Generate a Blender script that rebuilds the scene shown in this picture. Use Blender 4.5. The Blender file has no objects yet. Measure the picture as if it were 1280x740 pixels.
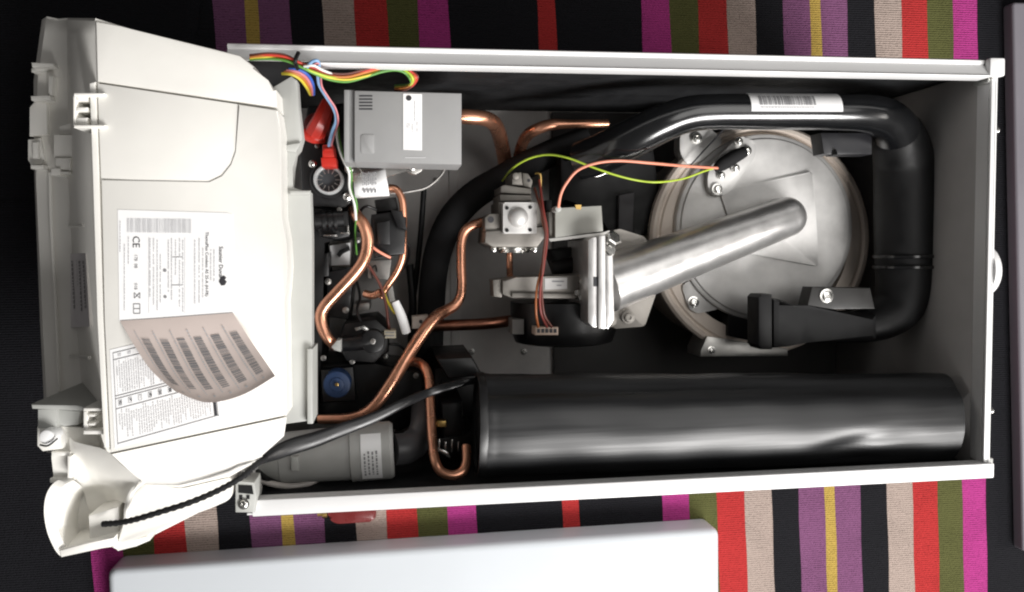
import bpy, bmesh, math, random
from mathutils import Vector, Matrix
random.seed(7)
S = bpy.context.scene
C = S.collection
PI = math.pi

# ------------------------------------------------------------------ camera
F, H = 1050.0, 1.083                     # focal length in photo pixels, lens height above the rug
XW = Vector((0.99046076, -0.01828144, 0.13657696))      # world axes seen from the lens
YW = Vector((-0.01074548, -0.99838904, -0.05571224))
ZW = Vector((0.13737544, 0.0537132, -0.98906162))
EYE = Vector((0, 0, H))
cam_d = bpy.data.cameras.new('camera'); cam = bpy.data.objects.new('camera', cam_d); C.objects.link(cam)
cam_d.sensor_width = 36; cam_d.lens = 36 * F / 1280; cam_d.clip_start = 0.01; cam_d.clip_end = 50
M = Matrix(((XW.x, -XW.y, -XW.z, 0), (YW.x, -YW.y, -YW.z, 0), (ZW.x, -ZW.y, -ZW.z, H), (0, 0, 0, 1)))
cam.matrix_world = M
S.camera = cam
S.render.resolution_x, S.render.resolution_y = 1024, 592

# ------------------------------------------------------------------ light
W = bpy.data.worlds.new('World'); S.world = W; W.use_nodes = True
bg = W.node_tree.nodes['Background']; bg.inputs[0].default_value = (1, 0.96, 0.93, 1); bg.inputs[1].default_value = 0.088

LD = Vector((0.41, -0.62, 0.74)).normalized()
lamp_d = bpy.data.lights.new('window_light', 'AREA'); lamp = bpy.data.objects.new('window_light', lamp_d); C.objects.link(lamp)
lamp_d.shape = 'RECTANGLE'; lamp_d.size = 1.9; lamp_d.size_y = 0.95; lamp_d.energy = 168; lamp_d.color = (1, 0.98, 0.96)
lamp.location = Vector((0.25, -0.03, 0.2)) + LD * 3.2
lamp.rotation_euler = LD.to_track_quat('Z', 'Y').to_euler()

top_fill_d = bpy.data.lights.new('overhead_fill_light', 'AREA'); top_fill = bpy.data.objects.new('overhead_fill_light', top_fill_d); C.objects.link(top_fill)  # added overhead fill, lifting the inside of the casing
top_fill_d.shape = 'DISK'; top_fill_d.size = 1.3; top_fill_d.energy = 9; top_fill_d.color = (1, 0.98, 0.95); top_fill.location = (1.0, 0.32, 2.1); top_fill.rotation_euler = (top_fill.location - Vector((0.3, 0, 0.1))).to_track_quat('Z', 'Y').to_euler()

side_d = bpy.data.lights.new('side_fill_light', 'AREA'); side = bpy.data.objects.new('side_fill_light', side_d); C.objects.link(side)  # added low fill from the right, brightening the rug beyond the casing
side_d.shape = 'RECTANGLE'; side_d.size = 0.9; side_d.size_y = 0.8; side_d.energy = 26; side_d.color = (1, 0.95, 0.90)
side.location = (2.7, -0.45, 1.25); side.rotation_euler = (side.location - Vector((0.3, 0.2, 0.0))).to_track_quat('Z', 'Y').to_euler()

S.view_settings.view_transform = 'Standard'; S.view_settings.look = 'None'
S.view_settings.exposure = 0; S.view_settings.gamma = 1
try: S.view_settings.use_curve_mapping = False
except Exception: pass
S.render.filter_size = 1.7 if hasattr(S.render, 'filter_size') else 1.5
S.cycles.max_bounces = 8
S.cycles.filter_width = 2.1

# ------------------------------------------------------------------ geometry helpers
def ray(px, py):
    r = Vector(((px - 640) / F, (py - 370) / F, 1))
    return Vector((r.dot(XW), r.dot(YW), r.dot(ZW)))
def at(px, py, z):                       # the point at height z seen at a photo pixel
    w = ray(px, py); return EYE + w * ((z - H) / w.z)
def hit(px, py, p0, nrm):                # same, on any plane
    w = ray(px, py); return EYE + w * ((p0 - EYE).dot(nrm) / w.dot(nrm))
def mpp(px, py, z):                      # metres per photo pixel there
    w = ray(px, py); return abs((z - H) / w.z) / F
def link(o): C.objects.link(o); return o
def root(name, label, cat, loc, group=None):
    o = link(bpy.data.objects.new(name, None)); o.location = loc; o.empty_display_size = 0.02
    o['label'] = label; o['category'] = cat
    if group: o['group'] = group
    return o
def wloc(o):
    v = Vector(o.location)
    while o.parent: o = o.parent; v += Vector(o.location)
    return v
def obj(name, bm, mat, parent=None, label=None, cat=None, group=None, smooth=35, kind=None):
    me = bpy.data.meshes.new(name)
    bmesh.ops.recalc_face_normals(bm, faces=bm.faces)
    c = Vector((0, 0, 0))
    if bm.verts:
        lo = [min(v.co[i] for v in bm.verts) for i in range(3)]; hi = [max(v.co[i] for v in bm.verts) for i in range(3)]
        c = Vector(((lo[0] + hi[0]) / 2, (lo[1] + hi[1]) / 2, lo[2]))
    bmesh.ops.translate(bm, verts=bm.verts, vec=-c)
    bm.to_mesh(me); bm.free()
    for m in (mat if isinstance(mat, (list, tuple)) else [mat]): me.materials.append(m)
    if smooth:
        me.shade_smooth(); me.set_sharp_from_angle(angle=math.radians(smooth))
    o = link(bpy.data.objects.new(name, me))
    o.location = c - (wloc(parent) if parent else Vector((0, 0, 0)))
    if parent: o.parent = parent
    if label: o['label'] = label
    if cat: o['category'] = cat
    if group: o['group'] = group
    if kind: o['kind'] = kind
    return o
def B(): return bmesh.new()
def bev(bm, faces_or_edges, w, seg=2):
    if w > 0: bmesh.ops.bevel(bm, geom=faces_or_edges, offset=w, segments=seg, profile=0.5, affect='EDGES', clamp_overlap=True)
def box(bm, x0, x1, y0, y1, z0, z1, b=0.0, mi=0):
    vs = [bm.verts.new((x, y, z)) for z in (z0, z1) for y in (y0, y1) for x in (x0, x1)]
    fs = [bm.faces.new([vs[i] for i in q]) for q in ((0, 2, 3, 1), (4, 5, 7, 6), (0, 1, 5, 4), (2, 6, 7, 3), (0, 4, 6, 2), (1, 3, 7, 5))]
    for f in fs: f.material_index = mi
    if b: bev(bm, list({e for f in fs for e in f.edges}), b)
    return bm
def rounded(poly, r, n=5):
    out = []
    k = len(poly)
    for i in range(k):
        a, p, c = Vector(poly[i - 1]), Vector(poly[i]), Vector(poly[(i + 1) % k])
        u, v = (a - p), (c - p); d = min(r, u.length * .45, v.length * .45)
        s, e = p + u.normalized() * d, p + v.normalized() * d
        for j in range(n + 1):
            t = j / n; out.append(tuple(s * (1 - t) ** 2 + p * 2 * t * (1 - t) + e * t * t))
    return out
def prism_w(bm, top, depth, b=0.0, seg=2):
    """top: world points of the upper outline; extruded straight down by depth (or to points)."""
    low = [p - Vector((0, 0, depth)) for p in top]
    vt = [bm.verts.new(p) for p in top]; vl = [bm.verts.new(p) for p in low]
    n = len(top)
    ft = bm.faces.new(vt); fl = bm.faces.new(list(reversed(vl)))
    for i in range(n): bm.faces.new((vt[i], vl[i], vl[(i + 1) % n], vt[(i + 1) % n]))
    if b: bev(bm, list(ft.edges), b, seg)
    return bm
def prism(bm, poly, z1, z0, b=0.0, r=0, seg=2):
    if r: poly = rounded(poly, r)
    return prism_w(bm, [at(x, y, z1) for x, y in poly], z1 - z0, b, seg)
def rect(x0, y0, x1, y1): return [(x0, y0), (x1, y0), (x1, y1), (x0, y1)]
def smooth_path(pts, n=8):
    out = []
    P = [Vector(p) for p in pts]
    for i in range(len(P) - 1):
        p0, p1, p2, p3 = P[max(i - 1, 0)], P[i], P[i + 1], P[min(i + 2, len(P) - 1)]
        for j in range(n):
            t = j / n
            out.append(0.5 * ((2 * p1) + (p2 - p0) * t + (2 * p0 - 5 * p1 + 4 * p2 - p3) * t * t + (3 * p1 - p0 - 3 * p2 + p3) * t ** 3))
    out.append(P[-1]); return out
def sweep(bm, path, rad, seg=14, cap=True, squash=1.0, mi=0):
    """path world points, rad list or number (metres)."""
    n = len(path); rs = rad if isinstance(rad, (list, tuple)) else [rad] * n
    rings = []; up = Vector((0, 0, 1)); prev = None
    for i in range(n):
        t = (path[min(i + 1, n - 1)] - path[max(i - 1, 0)]).normalized()
        if prev is None:
            a = up.cross(t)
            if a.length < 1e-3: a = Vector((1, 0, 0)).cross(t)
            a.normalize()
        else:
            a = prev - t * prev.dot(t)
            a = a.normalized() if a.length > 1e-6 else prev
        prev = a; b = t.cross(a)
        rings.append([bm.verts.new(path[i] + (a * math.cos(2 * PI * k / seg) + b * math.sin(2 * PI * k / seg) * squash) * rs[i]) for k in range(seg)])
    for i in range(n - 1):
        for k in range(seg):
            f = bm.faces.new((rings[i][k], rings[i][(k + 1) % seg], rings[i + 1][(k + 1) % seg], rings[i + 1][k])); f.material_index = mi
    if cap:
        f = bm.faces.new(list(reversed(rings[0]))); f.material_index = mi
        f = bm.faces.new(rings[-1]); f.material_index = mi
    return bm
def tube(bm, pts, rpx, seg=14, n=8, squash=1.0, cap=True):
    """pts [(px, py, z)], rpx one radius in photo pixels or one per point."""
    P = [at(*p) for p in pts]
    rr = rpx if isinstance(rpx, (list, tuple)) else [rpx] * len(pts)
    rm = [Vector((r * mpp(*p), 0, 0)) for r, p in zip(rr, pts)]
    path = smooth_path(P, n); rad = [v.x for v in smooth_path(rm, n)]
    return sweep(bm, path, rad, seg, cap, squash)
def lathe(bm, prof, org, axis, seg=32, a0=0.0, a1=2 * PI, mi=0):
    """prof [(t along axis, radius)]."""
    ax = Vector(axis).normalized(); u = ax.cross(Vector((0, 0, 1)))
    if u.length < 1e-3: u = Vector((1, 0, 0))
    u.normalize(); v = ax.cross(u)
    full = abs(a1 - a0 - 2 * PI) < 1e-6
    rings = []
    for t, r in prof:
        if r < 1e-7: rings.append([bm.verts.new(org + ax * t)])
        else: rings.append([bm.verts.new(org + ax * t + (u * math.cos(a0 + (a1 - a0) * k / seg) + v * math.sin(a0 + (a1 - a0) * k / seg)) * r) for k in range(seg if full else seg + 1)])
    for A, Bq in zip(rings, rings[1:]):
        m = max(len(A), len(Bq))
        for k in range(m if full else m - 1):
            k2 = (k + 1) % m
            q = []
            for v_ in (A[k % len(A)], A[k2 % len(A)], Bq[k2 % len(Bq)], Bq[k % len(Bq)]):
                if v_ not in q: q.append(v_)
            if len(q) > 2:
                f = bm.faces.new(q); f.material_index = mi
    return bm
def disc(bm, px, py, z1, z0, rpx, b=0.0, seg=28, mi=0):
    r = rpx * mpp(px, py, z1); c = at(px, py, z1)
    b = min(b, r * .4)
    prof = [(z0 - z1, 0), (z0 - z1, r), (-b, r)] + ([(-b * .3, r - b * .3)] if b else []) + [(0, r - b), (0, 0)]
    return lathe(bm, prof, c, (0, 0, 1), seg, mi=mi)
def screw_bm(px, py, z, rpx, tall=0.003):
    """pan head with a cross slot ring and washer"""
    bm = B(); r = rpx * mpp(px, py, z); c = at(px, py, z)
    lathe(bm, [(-tall, 0), (-tall, r), (-tall * .55, r), (-tall * .5, r * .72), (-.0004, r * .62), (0, r * .45), (0, r * .3), (-.0012, r * .24), (-.0012, 0)], c, (0, 0, 1), 20)
    return bm
def loft(bm, rows, mi=0):
    V = [[bm.verts.new(p) for p in r] for r in rows]
    for a, b in zip(V, V[1:]):
        for i in range(len(a) - 1):
            f = bm.faces.new((a[i], a[i + 1], b[i + 1], b[i])); f.material_index = mi
    return bm
def thick(o, t):
    m = o.modifiers.new('thickness', 'SOLIDIFY'); m.thickness = t; m.offset = -1
def quad(bm, P, mi=0):
    f = bm.faces.new([bm.verts.new(p) for p in P]); f.material_index = mi
def pquad(bm, poly, z, mi=0): quad(bm, [at(x, y, z) for x, y in poly], mi)
def text_into(bm, s, org, u, v, size, mi=0):
    """flat lettering; org lower left, u reading direction, v up direction (unit world vectors)."""
    cu = bpy.data.curves.new('lettering', 'FONT'); cu.body = s; cu.size = size; cu.resolution_u = 2
    t = bpy.data.objects.new('lettering', cu); C.objects.link(t)
    dg = bpy.context.evaluated_depsgraph_get(); me = bpy.data.meshes.new_from_object(t.evaluated_get(dg))
    base = len(bm.verts); vs = [bm.verts.new(org + u * p.co.x + v * p.co.y) for p in me.vertices]
    for p in me.polygons:
        try: f = bm.faces.new([vs[i] for i in p.vertices]); f.material_index = mi
        except ValueError: pass
    bpy.data.objects.remove(t); bpy.data.curves.remove(cu); bpy.data.meshes.remove(me)

# ------------------------------------------------------------------ materials
def mat(name, col, rough=0.5, metal=0.0, var=0.06, scale=60, bump=0.0, bscale=400, stretch=(1, 1, 1), spec=0.5, coat=0.0, trans=0.0, rvar=0.1):
    m = bpy.data.materials.new(name); m.use_nodes = True; nt = m.node_tree; bs = nt.nodes['Principled BSDF']
    bs.inputs['Roughness'].default_value = rough; bs.inputs['Metallic'].default_value = metal
    bs.inputs['Specular IOR Level'].default_value = spec; bs.inputs['Coat Weight'].default_value = coat
    bs.inputs['Transmission Weight'].default_value = trans
    tc = nt.nodes.new('ShaderNodeTexCoord'); mp = nt.nodes.new('ShaderNodeMapping'); mp.inputs['Scale'].default_value = stretch
    nt.links.new(tc.outputs['Object'], mp.inputs[0])
    nz = nt.nodes.new('ShaderNodeTexNoise'); nz.inputs['Scale'].default_value = scale; nz.inputs['Detail'].default_value = 6
    nt.links.new(mp.outputs[0], nz.inputs['Vector'])
    rp = nt.nodes.new('ShaderNodeValToRGB')
    c0 = tuple(max(0, c * (1 - var)) for c in col); c1 = tuple(min(1, c * (1 + var)) for c in col)
    rp.color_ramp.elements[0].position = 0.3; rp.color_ramp.elements[1].position = 0.7
    rp.color_ramp.elements[0].color = (*c0, 1); rp.color_ramp.elements[1].color = (*c1, 1)
    nt.links.new(nz.outputs['Fac'], rp.inputs[0]); nt.links.new(rp.outputs[0], bs.inputs['Base Color'])
    mr = nt.nodes.new('ShaderNodeMapRange'); mr.inputs[1].default_value = 0.3; mr.inputs[2].default_value = 0.7
    mr.inputs[3].default_value = max(0.02, rough - rvar * rough * 2); mr.inputs[4].default_value = min(1, rough + rvar)
    nt.links.new(nz.outputs['Fac'], mr.inputs[0]); nt.links.new(mr.outputs[0], bs.inputs['Roughness'])
    if bump:
        n2 = nt.nodes.new('ShaderNodeTexNoise'); n2.inputs['Scale'].default_value = bscale; n2.inputs['Detail'].default_value = 3
        nt.links.new(mp.outputs[0], n2.inputs['Vector'])
        bp = nt.nodes.new('ShaderNodeBump'); bp.inputs['Strength'].default_value = bump; bp.inputs['Distance'].default_value = 0.001
        nt.links.new(n2.outputs['Fac'], bp.inputs['Height']); nt.links.new(bp.outputs[0], bs.inputs['Normal'])
    return m
WHITE = mat('white_enamel', (0.80, 0.80, 0.80), 0.35, var=0.02, scale=12)
PANEL = mat('white_panel_enamel', (0.54, 0.57, 0.60), 0.24, rvar=0.02, var=0.02, scale=6)
PLAST = mat('white_plastic', (0.84, 0.825, 0.78), 0.45, var=0.035, scale=18, bump=0.12, bscale=1300)
GREYPL = mat('light_grey_plastic', (0.42, 0.425, 0.405), 0.5, var=0.04, scale=30)
UNIT = mat('grey_plastic', (0.30, 0.30, 0.30), 0.55, var=0.03, scale=40, bump=0.05, bscale=1500)
DRAIN = mat('drain_grey_plastic', (0.42, 0.42, 0.405), 0.45, var=0.06, scale=40)
STEEL = mat('grey_sheet_steel', (0.72, 0.70, 0.68), 0.5, 0.0, var=0.16, scale=14, bump=0.15, bscale=300)
GALV = mat('galvanised_steel', (0.46, 0.45, 0.43), 0.38, 0.9, var=0.10, scale=60)
LINER = mat('grey_wall_lining', (0.46, 0.445, 0.435), 0.8, var=0.06, scale=25)
FOAM = mat('dark_foam_lining', (0.013, 0.0135, 0.015), 0.75, spec=0.3, var=0.2, scale=40)
BLACK = mat('black_plastic', (0.0065, 0.0065, 0.0072), 0.38, var=0.2, scale=50)
BLACKM = mat('black_matt_plastic', (0.0062, 0.0062, 0.0068), 0.55, spec=0.35, var=0.2, scale=50)
RUBBER = mat('black_rubber', (0.019, 0.019, 0.020), 0.92, spec=0.2, var=0.2, scale=80, bump=0.3, bscale=500)
PIPE = mat('glossy_black_duct', (0.0062, 0.0066, 0.0075), 0.19, spec=1.0, var=0.15, scale=40, rvar=0.03)
SILEN = mat('satin_black_tube', (0.0115, 0.012, 0.013), 0.35, spec=0.55, var=0.22, scale=120, stretch=(0.04, 1, 1), rvar=0.11, bump=0.08, bscale=300)
COPPER = mat('copper', (0.74, 0.36, 0.23), 0.25, 0.9, var=0.34, scale=30, rvar=0.12)
OLDCOP = mat('dull_copper', (0.30, 0.13, 0.085), 0.34, 1.0, var=0.25, scale=40, rvar=0.12)
ALU = mat('cast_aluminium', (0.66, 0.65, 0.635), 0.5, 0.45, var=0.2, scale=26, bump=0.16, bscale=1900, rvar=0.05)
ALUD = mat('dull_cast_aluminium', (0.25, 0.235, 0.215), 0.55, 0.75, var=0.12, scale=45, bump=0.25, bscale=1200)
ALUS = mat('smooth_aluminium', (0.72, 0.71, 0.70), 0.31, 0.85, var=0.10, scale=70, bump=0.06, bscale=2600, rvar=0.03)
CREAM = mat('cream_flange', (0.76, 0.67, 0.59), 0.55, 0.15, var=0.06, scale=20)
CHROME = mat('bright_screw_steel', (0.78, 0.77, 0.74), 0.2, 1.0, var=0.05)
BRASS = mat('brass', (0.60, 0.40, 0.14), 0.3, 1.0)
REDPL = mat('red_plastic', (0.56, 0.032, 0.020), 0.38, var=0.08)
DKRED = mat('dark_red_plastic', (0.14, 0.017, 0.017), 0.3)
BLUEPL = mat('blue_plastic', (0.018, 0.045, 0.12), 0.5)
PAPER = mat('label_paper', (0.87, 0.87, 0.87), 0.5, var=0.01)
STICK = mat('sticker_sheet_paper', (0.78, 0.67, 0.62), 0.55, var=0.015)
INK = mat('grey_print', (0.24, 0.24, 0.25), 0.6)
INKL = mat('pale_grey_print', (0.58, 0.58, 0.59), 0.6)
INKP = mat('mid_grey_print', (0.33, 0.32, 0.33), 0.6)
INKD = mat('dark_print', (0.03, 0.03, 0.035), 0.6)
GLASS = mat('gauge_face', (0.05, 0.055, 0.06), 0.15)
WC = {k: mat(k + '_wire', c, 0.4) for k, c in dict(darkred=(0.20, 0.035, 0.028), rust=(0.36, 0.11, 0.035), red=(0.55, 0.05, 0.03), orange=(0.50, 0.17, 0.04), yellow=(0.62, 0.52, 0.05), green=(0.10, 0.27, 0.05), lime=(0.45, 0.60, 0.06),
      white=(0.75, 0.75, 0.72), blue=(0.05, 0.13, 0.50), lightblue=(0.25, 0.42, 0.66), salmon=(0.80, 0.30, 0.20), brown=(0.12, 0.035, 0.025), black=(0.01, 0.01, 0.012), pink=(0.62, 0.22, 0.24)).items()}
def woven(name, col):
    m = bpy.data.materials.new(name); m.use_nodes = True; nt = m.node_tree; bs = nt.nodes['Principled BSDF']
    bs.inputs['Roughness'].default_value = 0.9; bs.inputs['Specular IOR Level'].default_value = 0.15
    ge = nt.nodes.new('ShaderNodeNewGeometry')
    wv = nt.nodes.new('ShaderNodeTexWave'); wv.bands_direction = 'Y'; wv.inputs['Scale'].default_value = 105; wv.inputs['Distortion'].default_value = 1.2; wv.inputs['Detail'].default_value = 2; wv.inputs['Detail Scale'].default_value = 3
    nt.links.new(ge.outputs['Position'], wv.inputs['Vector'])
    nz = nt.nodes.new('ShaderNodeTexNoise'); nz.inputs['Scale'].default_value = 420; nz.inputs['Detail'].default_value = 4
    nt.links.new(ge.outputs['Position'], nz.inputs['Vector'])
    n3 = nt.nodes.new('ShaderNodeTexNoise'); n3.inputs['Scale'].default_value = 16; n3.inputs['Detail'].default_value = 4
    nt.links.new(ge.outputs['Position'], n3.inputs['Vector'])
    ad = nt.nodes.new('ShaderNodeMath'); ad.operation = 'MULTIPLY_ADD'; ad.inputs[1].default_value = 0.5
    nt.links.new(wv.outputs['Fac'], ad.inputs[0]); nt.links.new(nz.outputs['Fac'], ad.inputs[2])
    a2 = nt.nodes.new('ShaderNodeMath'); a2.operation = 'MULTIPLY_ADD'; a2.inputs[1].default_value = 0.7
    nt.links.new(n3.outputs['Fac'], a2.inputs[0]); nt.links.new(ad.outputs[0], a2.inputs[2])
    rp = nt.nodes.new('ShaderNodeValToRGB'); rp.color_ramp.elements[0].position = 0.6; rp.color_ramp.elements[1].position = 1.5 / 1.5
    rp.color_ramp.elements[0].color = (*[c * 0.58 for c in col], 1); rp.color_ramp.elements[1].color = (*[min(1, c * 1.42) for c in col], 1)
    nt.links.new(a2.outputs[0], rp.inputs[0]); nt.links.new(rp.outputs[0], bs.inputs['Base Color'])
    bp = nt.nodes.new('ShaderNodeBump'); bp.inputs['Strength'].default_value = 0.8; bp.inputs['Distance'].default_value = 0.002
    nt.links.new(ad.outputs[0], bp.inputs['Height']); nt.links.new(bp.outputs[0], bs.inputs['Normal'])
    return m

# ------------------------------------------------------------------ floor and rug
fl = B(); box(fl, -3, 3, -3, 3, -0.05, -0.006)
obj('floor', fl, mat('dark_floor', (0.03, 0.028, 0.027), 0.6), kind='structure')
rug = root('striped_rug', 'flat woven rug with black, purple, red, olive, magenta and beige stripes under the boiler', 'rug', (0, 0, 0))
rug.rotation_euler = (0, 0, math.radians(2.4))
A = [0.0929, 1.0, 1.306, 1.612, 1.931, 2.243, 2.554, 2.857, 2.982, 3.280, 3.599, 3.909, 4.214, 4.516, 4.808]
cols = ['black', 'magenta', 'olive', 'red', 'beige', 'black', 'purple', 'yellow', 'purple', 'black', 'beige', 'red', 'olive', 'magenta']
RC = {k: woven(k + '_wool', c) for k, c in dict(black=(0.0068, 0.0068, 0.0085), magenta=(0.26, 0.028, 0.14), olive=(0.060, 0.062, 0.021), red=(0.275, 0.021, 0.021), beige=(0.25, 0.20, 0.175),
      purple=(0.125, 0.049, 0.105), yellow=(0.29, 0.20, 0.048)).items()}
edges = [(-A[0], A[0], 'red')] + [(A[i], A[i + 1], cols[i]) for i in range(14)] + [(-A[i + 1], -A[i], cols[i]) for i in range(14)] + [(-8.6, -A[14], 'black'), (A[14], 8.6, 'black')]
for a, b, c in sorted(edges):
    xa, xb = (a + 1.6734) / 7.935, (b + 1.6734) / 7.935
    bm = B(); n = 60
    g = 0.00005
    rows = []
    for side in (xa + g, xb - g):
        rows.append([bm.verts.new((side + 0.0006 * math.sin(i * 1.7 + side * 90) , -1.1 + 2.2 * i / n, 0.0)) for i in range(n + 1)])
    low = [[bm.verts.new((v.co.x, v.co.y, -0.005)) for v in r] for r in rows]
    for i in range(n):
        bm.faces.new((rows[0][i], rows[1][i], rows[1][i + 1], rows[0][i + 1]))
        bm.faces.new((rows[0][i], rows[0][i + 1], low[0][i + 1], low[0][i])); bm.faces.new((rows[1][i + 1], rows[1][i], low[1][i], low[1][i + 1]))
    obj('stripe', bm, RC[c], rug, label=c + ' woven stripe', smooth=0)

# plain black sheet added over the rug to keep this corner black
bm = B(); g_ = 26
def cl(u, v):
    p = at(-160 + 408 * u + 5 * math.sin(v * 7), -150 + 400 * v, 0); return Vector((p.x, p.y, .0035 + .0025 * abs(math.sin(u * 9 + v * 5)) * (1 - u * .5)))
V = [[bm.verts.new(cl(i / g_, j / g_)) for i in range(g_ + 1)] for j in range(g_ + 1)]
for j in range(g_):
    for i in range(g_): bm.faces.new((V[j][i], V[j][i + 1], V[j + 1][i + 1], V[j + 1][i]))
o = obj('black_sheet', bm, woven('plain_black_sheet', (0.006, 0.006, 0.0075)), label='plain black sheet added over the rug behind the upper corner of the white housing', cat='cloth', smooth=60); thick(o, .002)
# ------------------------------------------------------------------ boiler casing
X0, X1, Y0, Y1, RZ = -0.137, 0.598, -0.2376, 0.182, 0.31
cas = root('boiler_casing', 'long open white steel casing of a wall boiler lying on its back', 'boiler casing', ((X0 + X1) / 2, (Y0 + Y1) / 2, 0))
obj('back_panel', box(B(), X0, X1, Y0, Y1, 0.004, 0.010, 0.002), STEEL, cas)
p = at(690, 300, .012); q = at(1150, 300, .012)
obj('dark_back_sheet', box(B(), p.x, X1 - .0065, Y0 + .007, Y1 - .008, 0.0102, 0.018, .002), mat('charcoal_sheet', (0.06, 0.058, 0.057), 0.7, var=.15, scale=30, bump=.2, bscale=200), cas)  # plain sheet added to darken the back around the exchanger
for px, py in ((545, 225), (590, 440), (520, 345), (655, 440)):
    obj('rivet', screw_bm(px, py, .013, 4, .003), GALV, cas)
p = at(560, 180, .0102); q = at(640, 180, .0102)
obj('pressed_rib', box(B(), p.x, p.x + .012, Y0 + .05, Y1 - .03, .0095, .0125, .0022), STEEL, cas)
def wall(name, x0, x1, y0, y1, z1=RZ): return obj(name, box(B(), x0, x1, y0, y1, 0.0102, z1), WHITE, cas)
wall('side_wall', X0, X1, Y0, Y0 + 0.0015, RZ - .0005)
wall('side_wall', X0, X1, Y1 - 0.0015, Y1, RZ - .006)
wall('end_wall', X1 - 0.0015, X1, Y0 + 0.0016, Y1 - 0.0016, RZ - .0005)
wall('end_wall', X0, X0 + 0.0015, Y0 + 0.0016, Y1 - 0.0016, RZ - .02)
obj('lining', box(B(), X0 + .002, X1 - .002, Y1 - 0.006, Y1 - 0.002, 0.011, RZ - 0.012, .001), FOAM, cas)
obj('lining', box(B(), X0 + .002, X1 - .002, Y0 + 0.002, Y0 + 0.006, 0.011, RZ - 0.012, .001), FOAM, cas)
obj('lining', box(B(), X1 - .006, X1 - .002, Y0 + 0.007, Y1 - 0.007, 0.011, RZ - 0.022, .001), LINER, cas)
# rims
bm = B(); box(bm, X0 + .005, X1 + .002, Y0 - .0005, Y0 + 0.0145, RZ, RZ + 0.004, .0012); box(bm, X0 + .005, X1 + .002, Y0 + .0125, Y0 + .0145, RZ - .012, RZ - .0002)
obj('rim', bm, WHITE, cas)
bm = B()
ys = [(Y1 + .0010, RZ - .012), (Y1 + .0016, RZ - .0048), (Y1 + .0006, RZ - .0034), (Y1 - .0020, RZ - .0036), (Y1 - .0030, RZ - .0046), (Y1 - .0140, RZ + .0024), (Y1 - .0146, RZ + .0012)]
loft(bm, [[Vector((x, y, z)) for x in (X0 - .006, X1 - .012)] for y, z in ys])
xl = at(400, 80, RZ).x
loft(bm, [[Vector((x, y, z)) for x in (xl, X1 - .012)] for y, z in ((Y1 - .0147, RZ + .0012), (Y1 - .0150, RZ + .0036), (Y1 - .0156, RZ + .0044), (Y1 - .0166, RZ + .0040), (Y1 - .0172, RZ + .0025), (Y1 - .0172, RZ - .014))])
o = obj('rim', bm, WHITE, cas)
bm = B(); box(bm, X1 - .006, X1 + .0005, Y0 + .0146, Y1 - .016, RZ - .0048, RZ - .001, .001); box(bm, X1 - .006, X1 - .0045, Y0 + .0146, Y1 - .016, RZ - .022, RZ - .005)
obj('rim', bm, WHITE, cas)
bm = B(); box(bm, X1 - .0121, X1 + .0045, Y1 - .016, Y1 + .002, RZ - .004, RZ + .0045, .002); obj('corner_cap', bm, WHITE, cas)
for (px, py) in ((1240, 95), (1236, 583)):
    bm = B(); prism(bm, rect(px - 5, py - 10, px + 6, py + 8), .307, .285, .0015)
    c = obj('corner_clip', bm, GREYPL, cas); obj('screw', screw_bm(px, py + 2, .3095, 3), CHROME, c)
for py in (163, 513):
    p = at(1240, py, .300); p.x = X1 + .0005
    obj('side_screw', lathe(B(), [(0, 0), (0, .0045), (.006, .0045), (.0065, .0035), (.0078, .0035), (.0085, 0)], p, (1, 0, 0), 16), CHROME, cas)
p = at(1243, 338, .283); p.x = X1
obj('flue_cap', lathe(B(), [(0, 0), (0, .030), (.004, .0298), (.010, .026), (.0145, .018), (.0165, .009), (.017, 0)], p, (1, 0, 0), 40), WHITE, cas)
bm = B(); prism(bm, [(294, 601), (318, 603), (321, 622), (318, 641), (294, 641)], .322, .29, .0015)
hb = obj('hinge_bracket', bm, GREYPL, cas)
bm = B(); prism(bm, [(298, 606), (315, 607), (317, 618), (298, 616)], .3226, .3215); prism(bm, rect(299, 619, 303, 624), .3226, .3215); prism(bm, rect(308, 619, 312, 624), .3226, .3215)
obj('recess', bm, BLACKM, hb)
obj('screw', screw_bm(304, 631, .325, 7), CHROME, hb)

# ------------------------------------------------------------------ control panel housing
ZT = 0.376
hou = root('control_housing', 'white plastic control panel housing swung open, its labelled rear cover facing up', 'control panel', at(230, 350, 0.0))
bm = B(); prism(bm, [(119, 26), (150, 33), (300, 69), (318, 83), (333, 103), (345, 112), (347, 135), (121, 101.6)], ZT - .001, .31, .0022)
obj('upper_shell', bm, PLAST, hou)
cover = [(126, 223), (262, 230), (279, 222), (291, 207), (297, 190), (297, 130), (347, 137.5), (351, 165), (352.5, 270), (358, 300), (360, 335), (358, 362), (356, 380), (357, 430), (358.5, 519), (138, 566), (131, 400)]
bm = B(); prism(bm, cover, ZT + .0005, .325, .0014); rc = obj('rear_cover', bm, PLAST, hou)
bm = B(); prism(bm, [(121.5, 104), (300, 130.5), (304, 190), (291, 226), (262, 234), (126, 227)], ZT - .0006, .33, .0005); obj('recessed_panel', bm, PLAST, hou)
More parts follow.
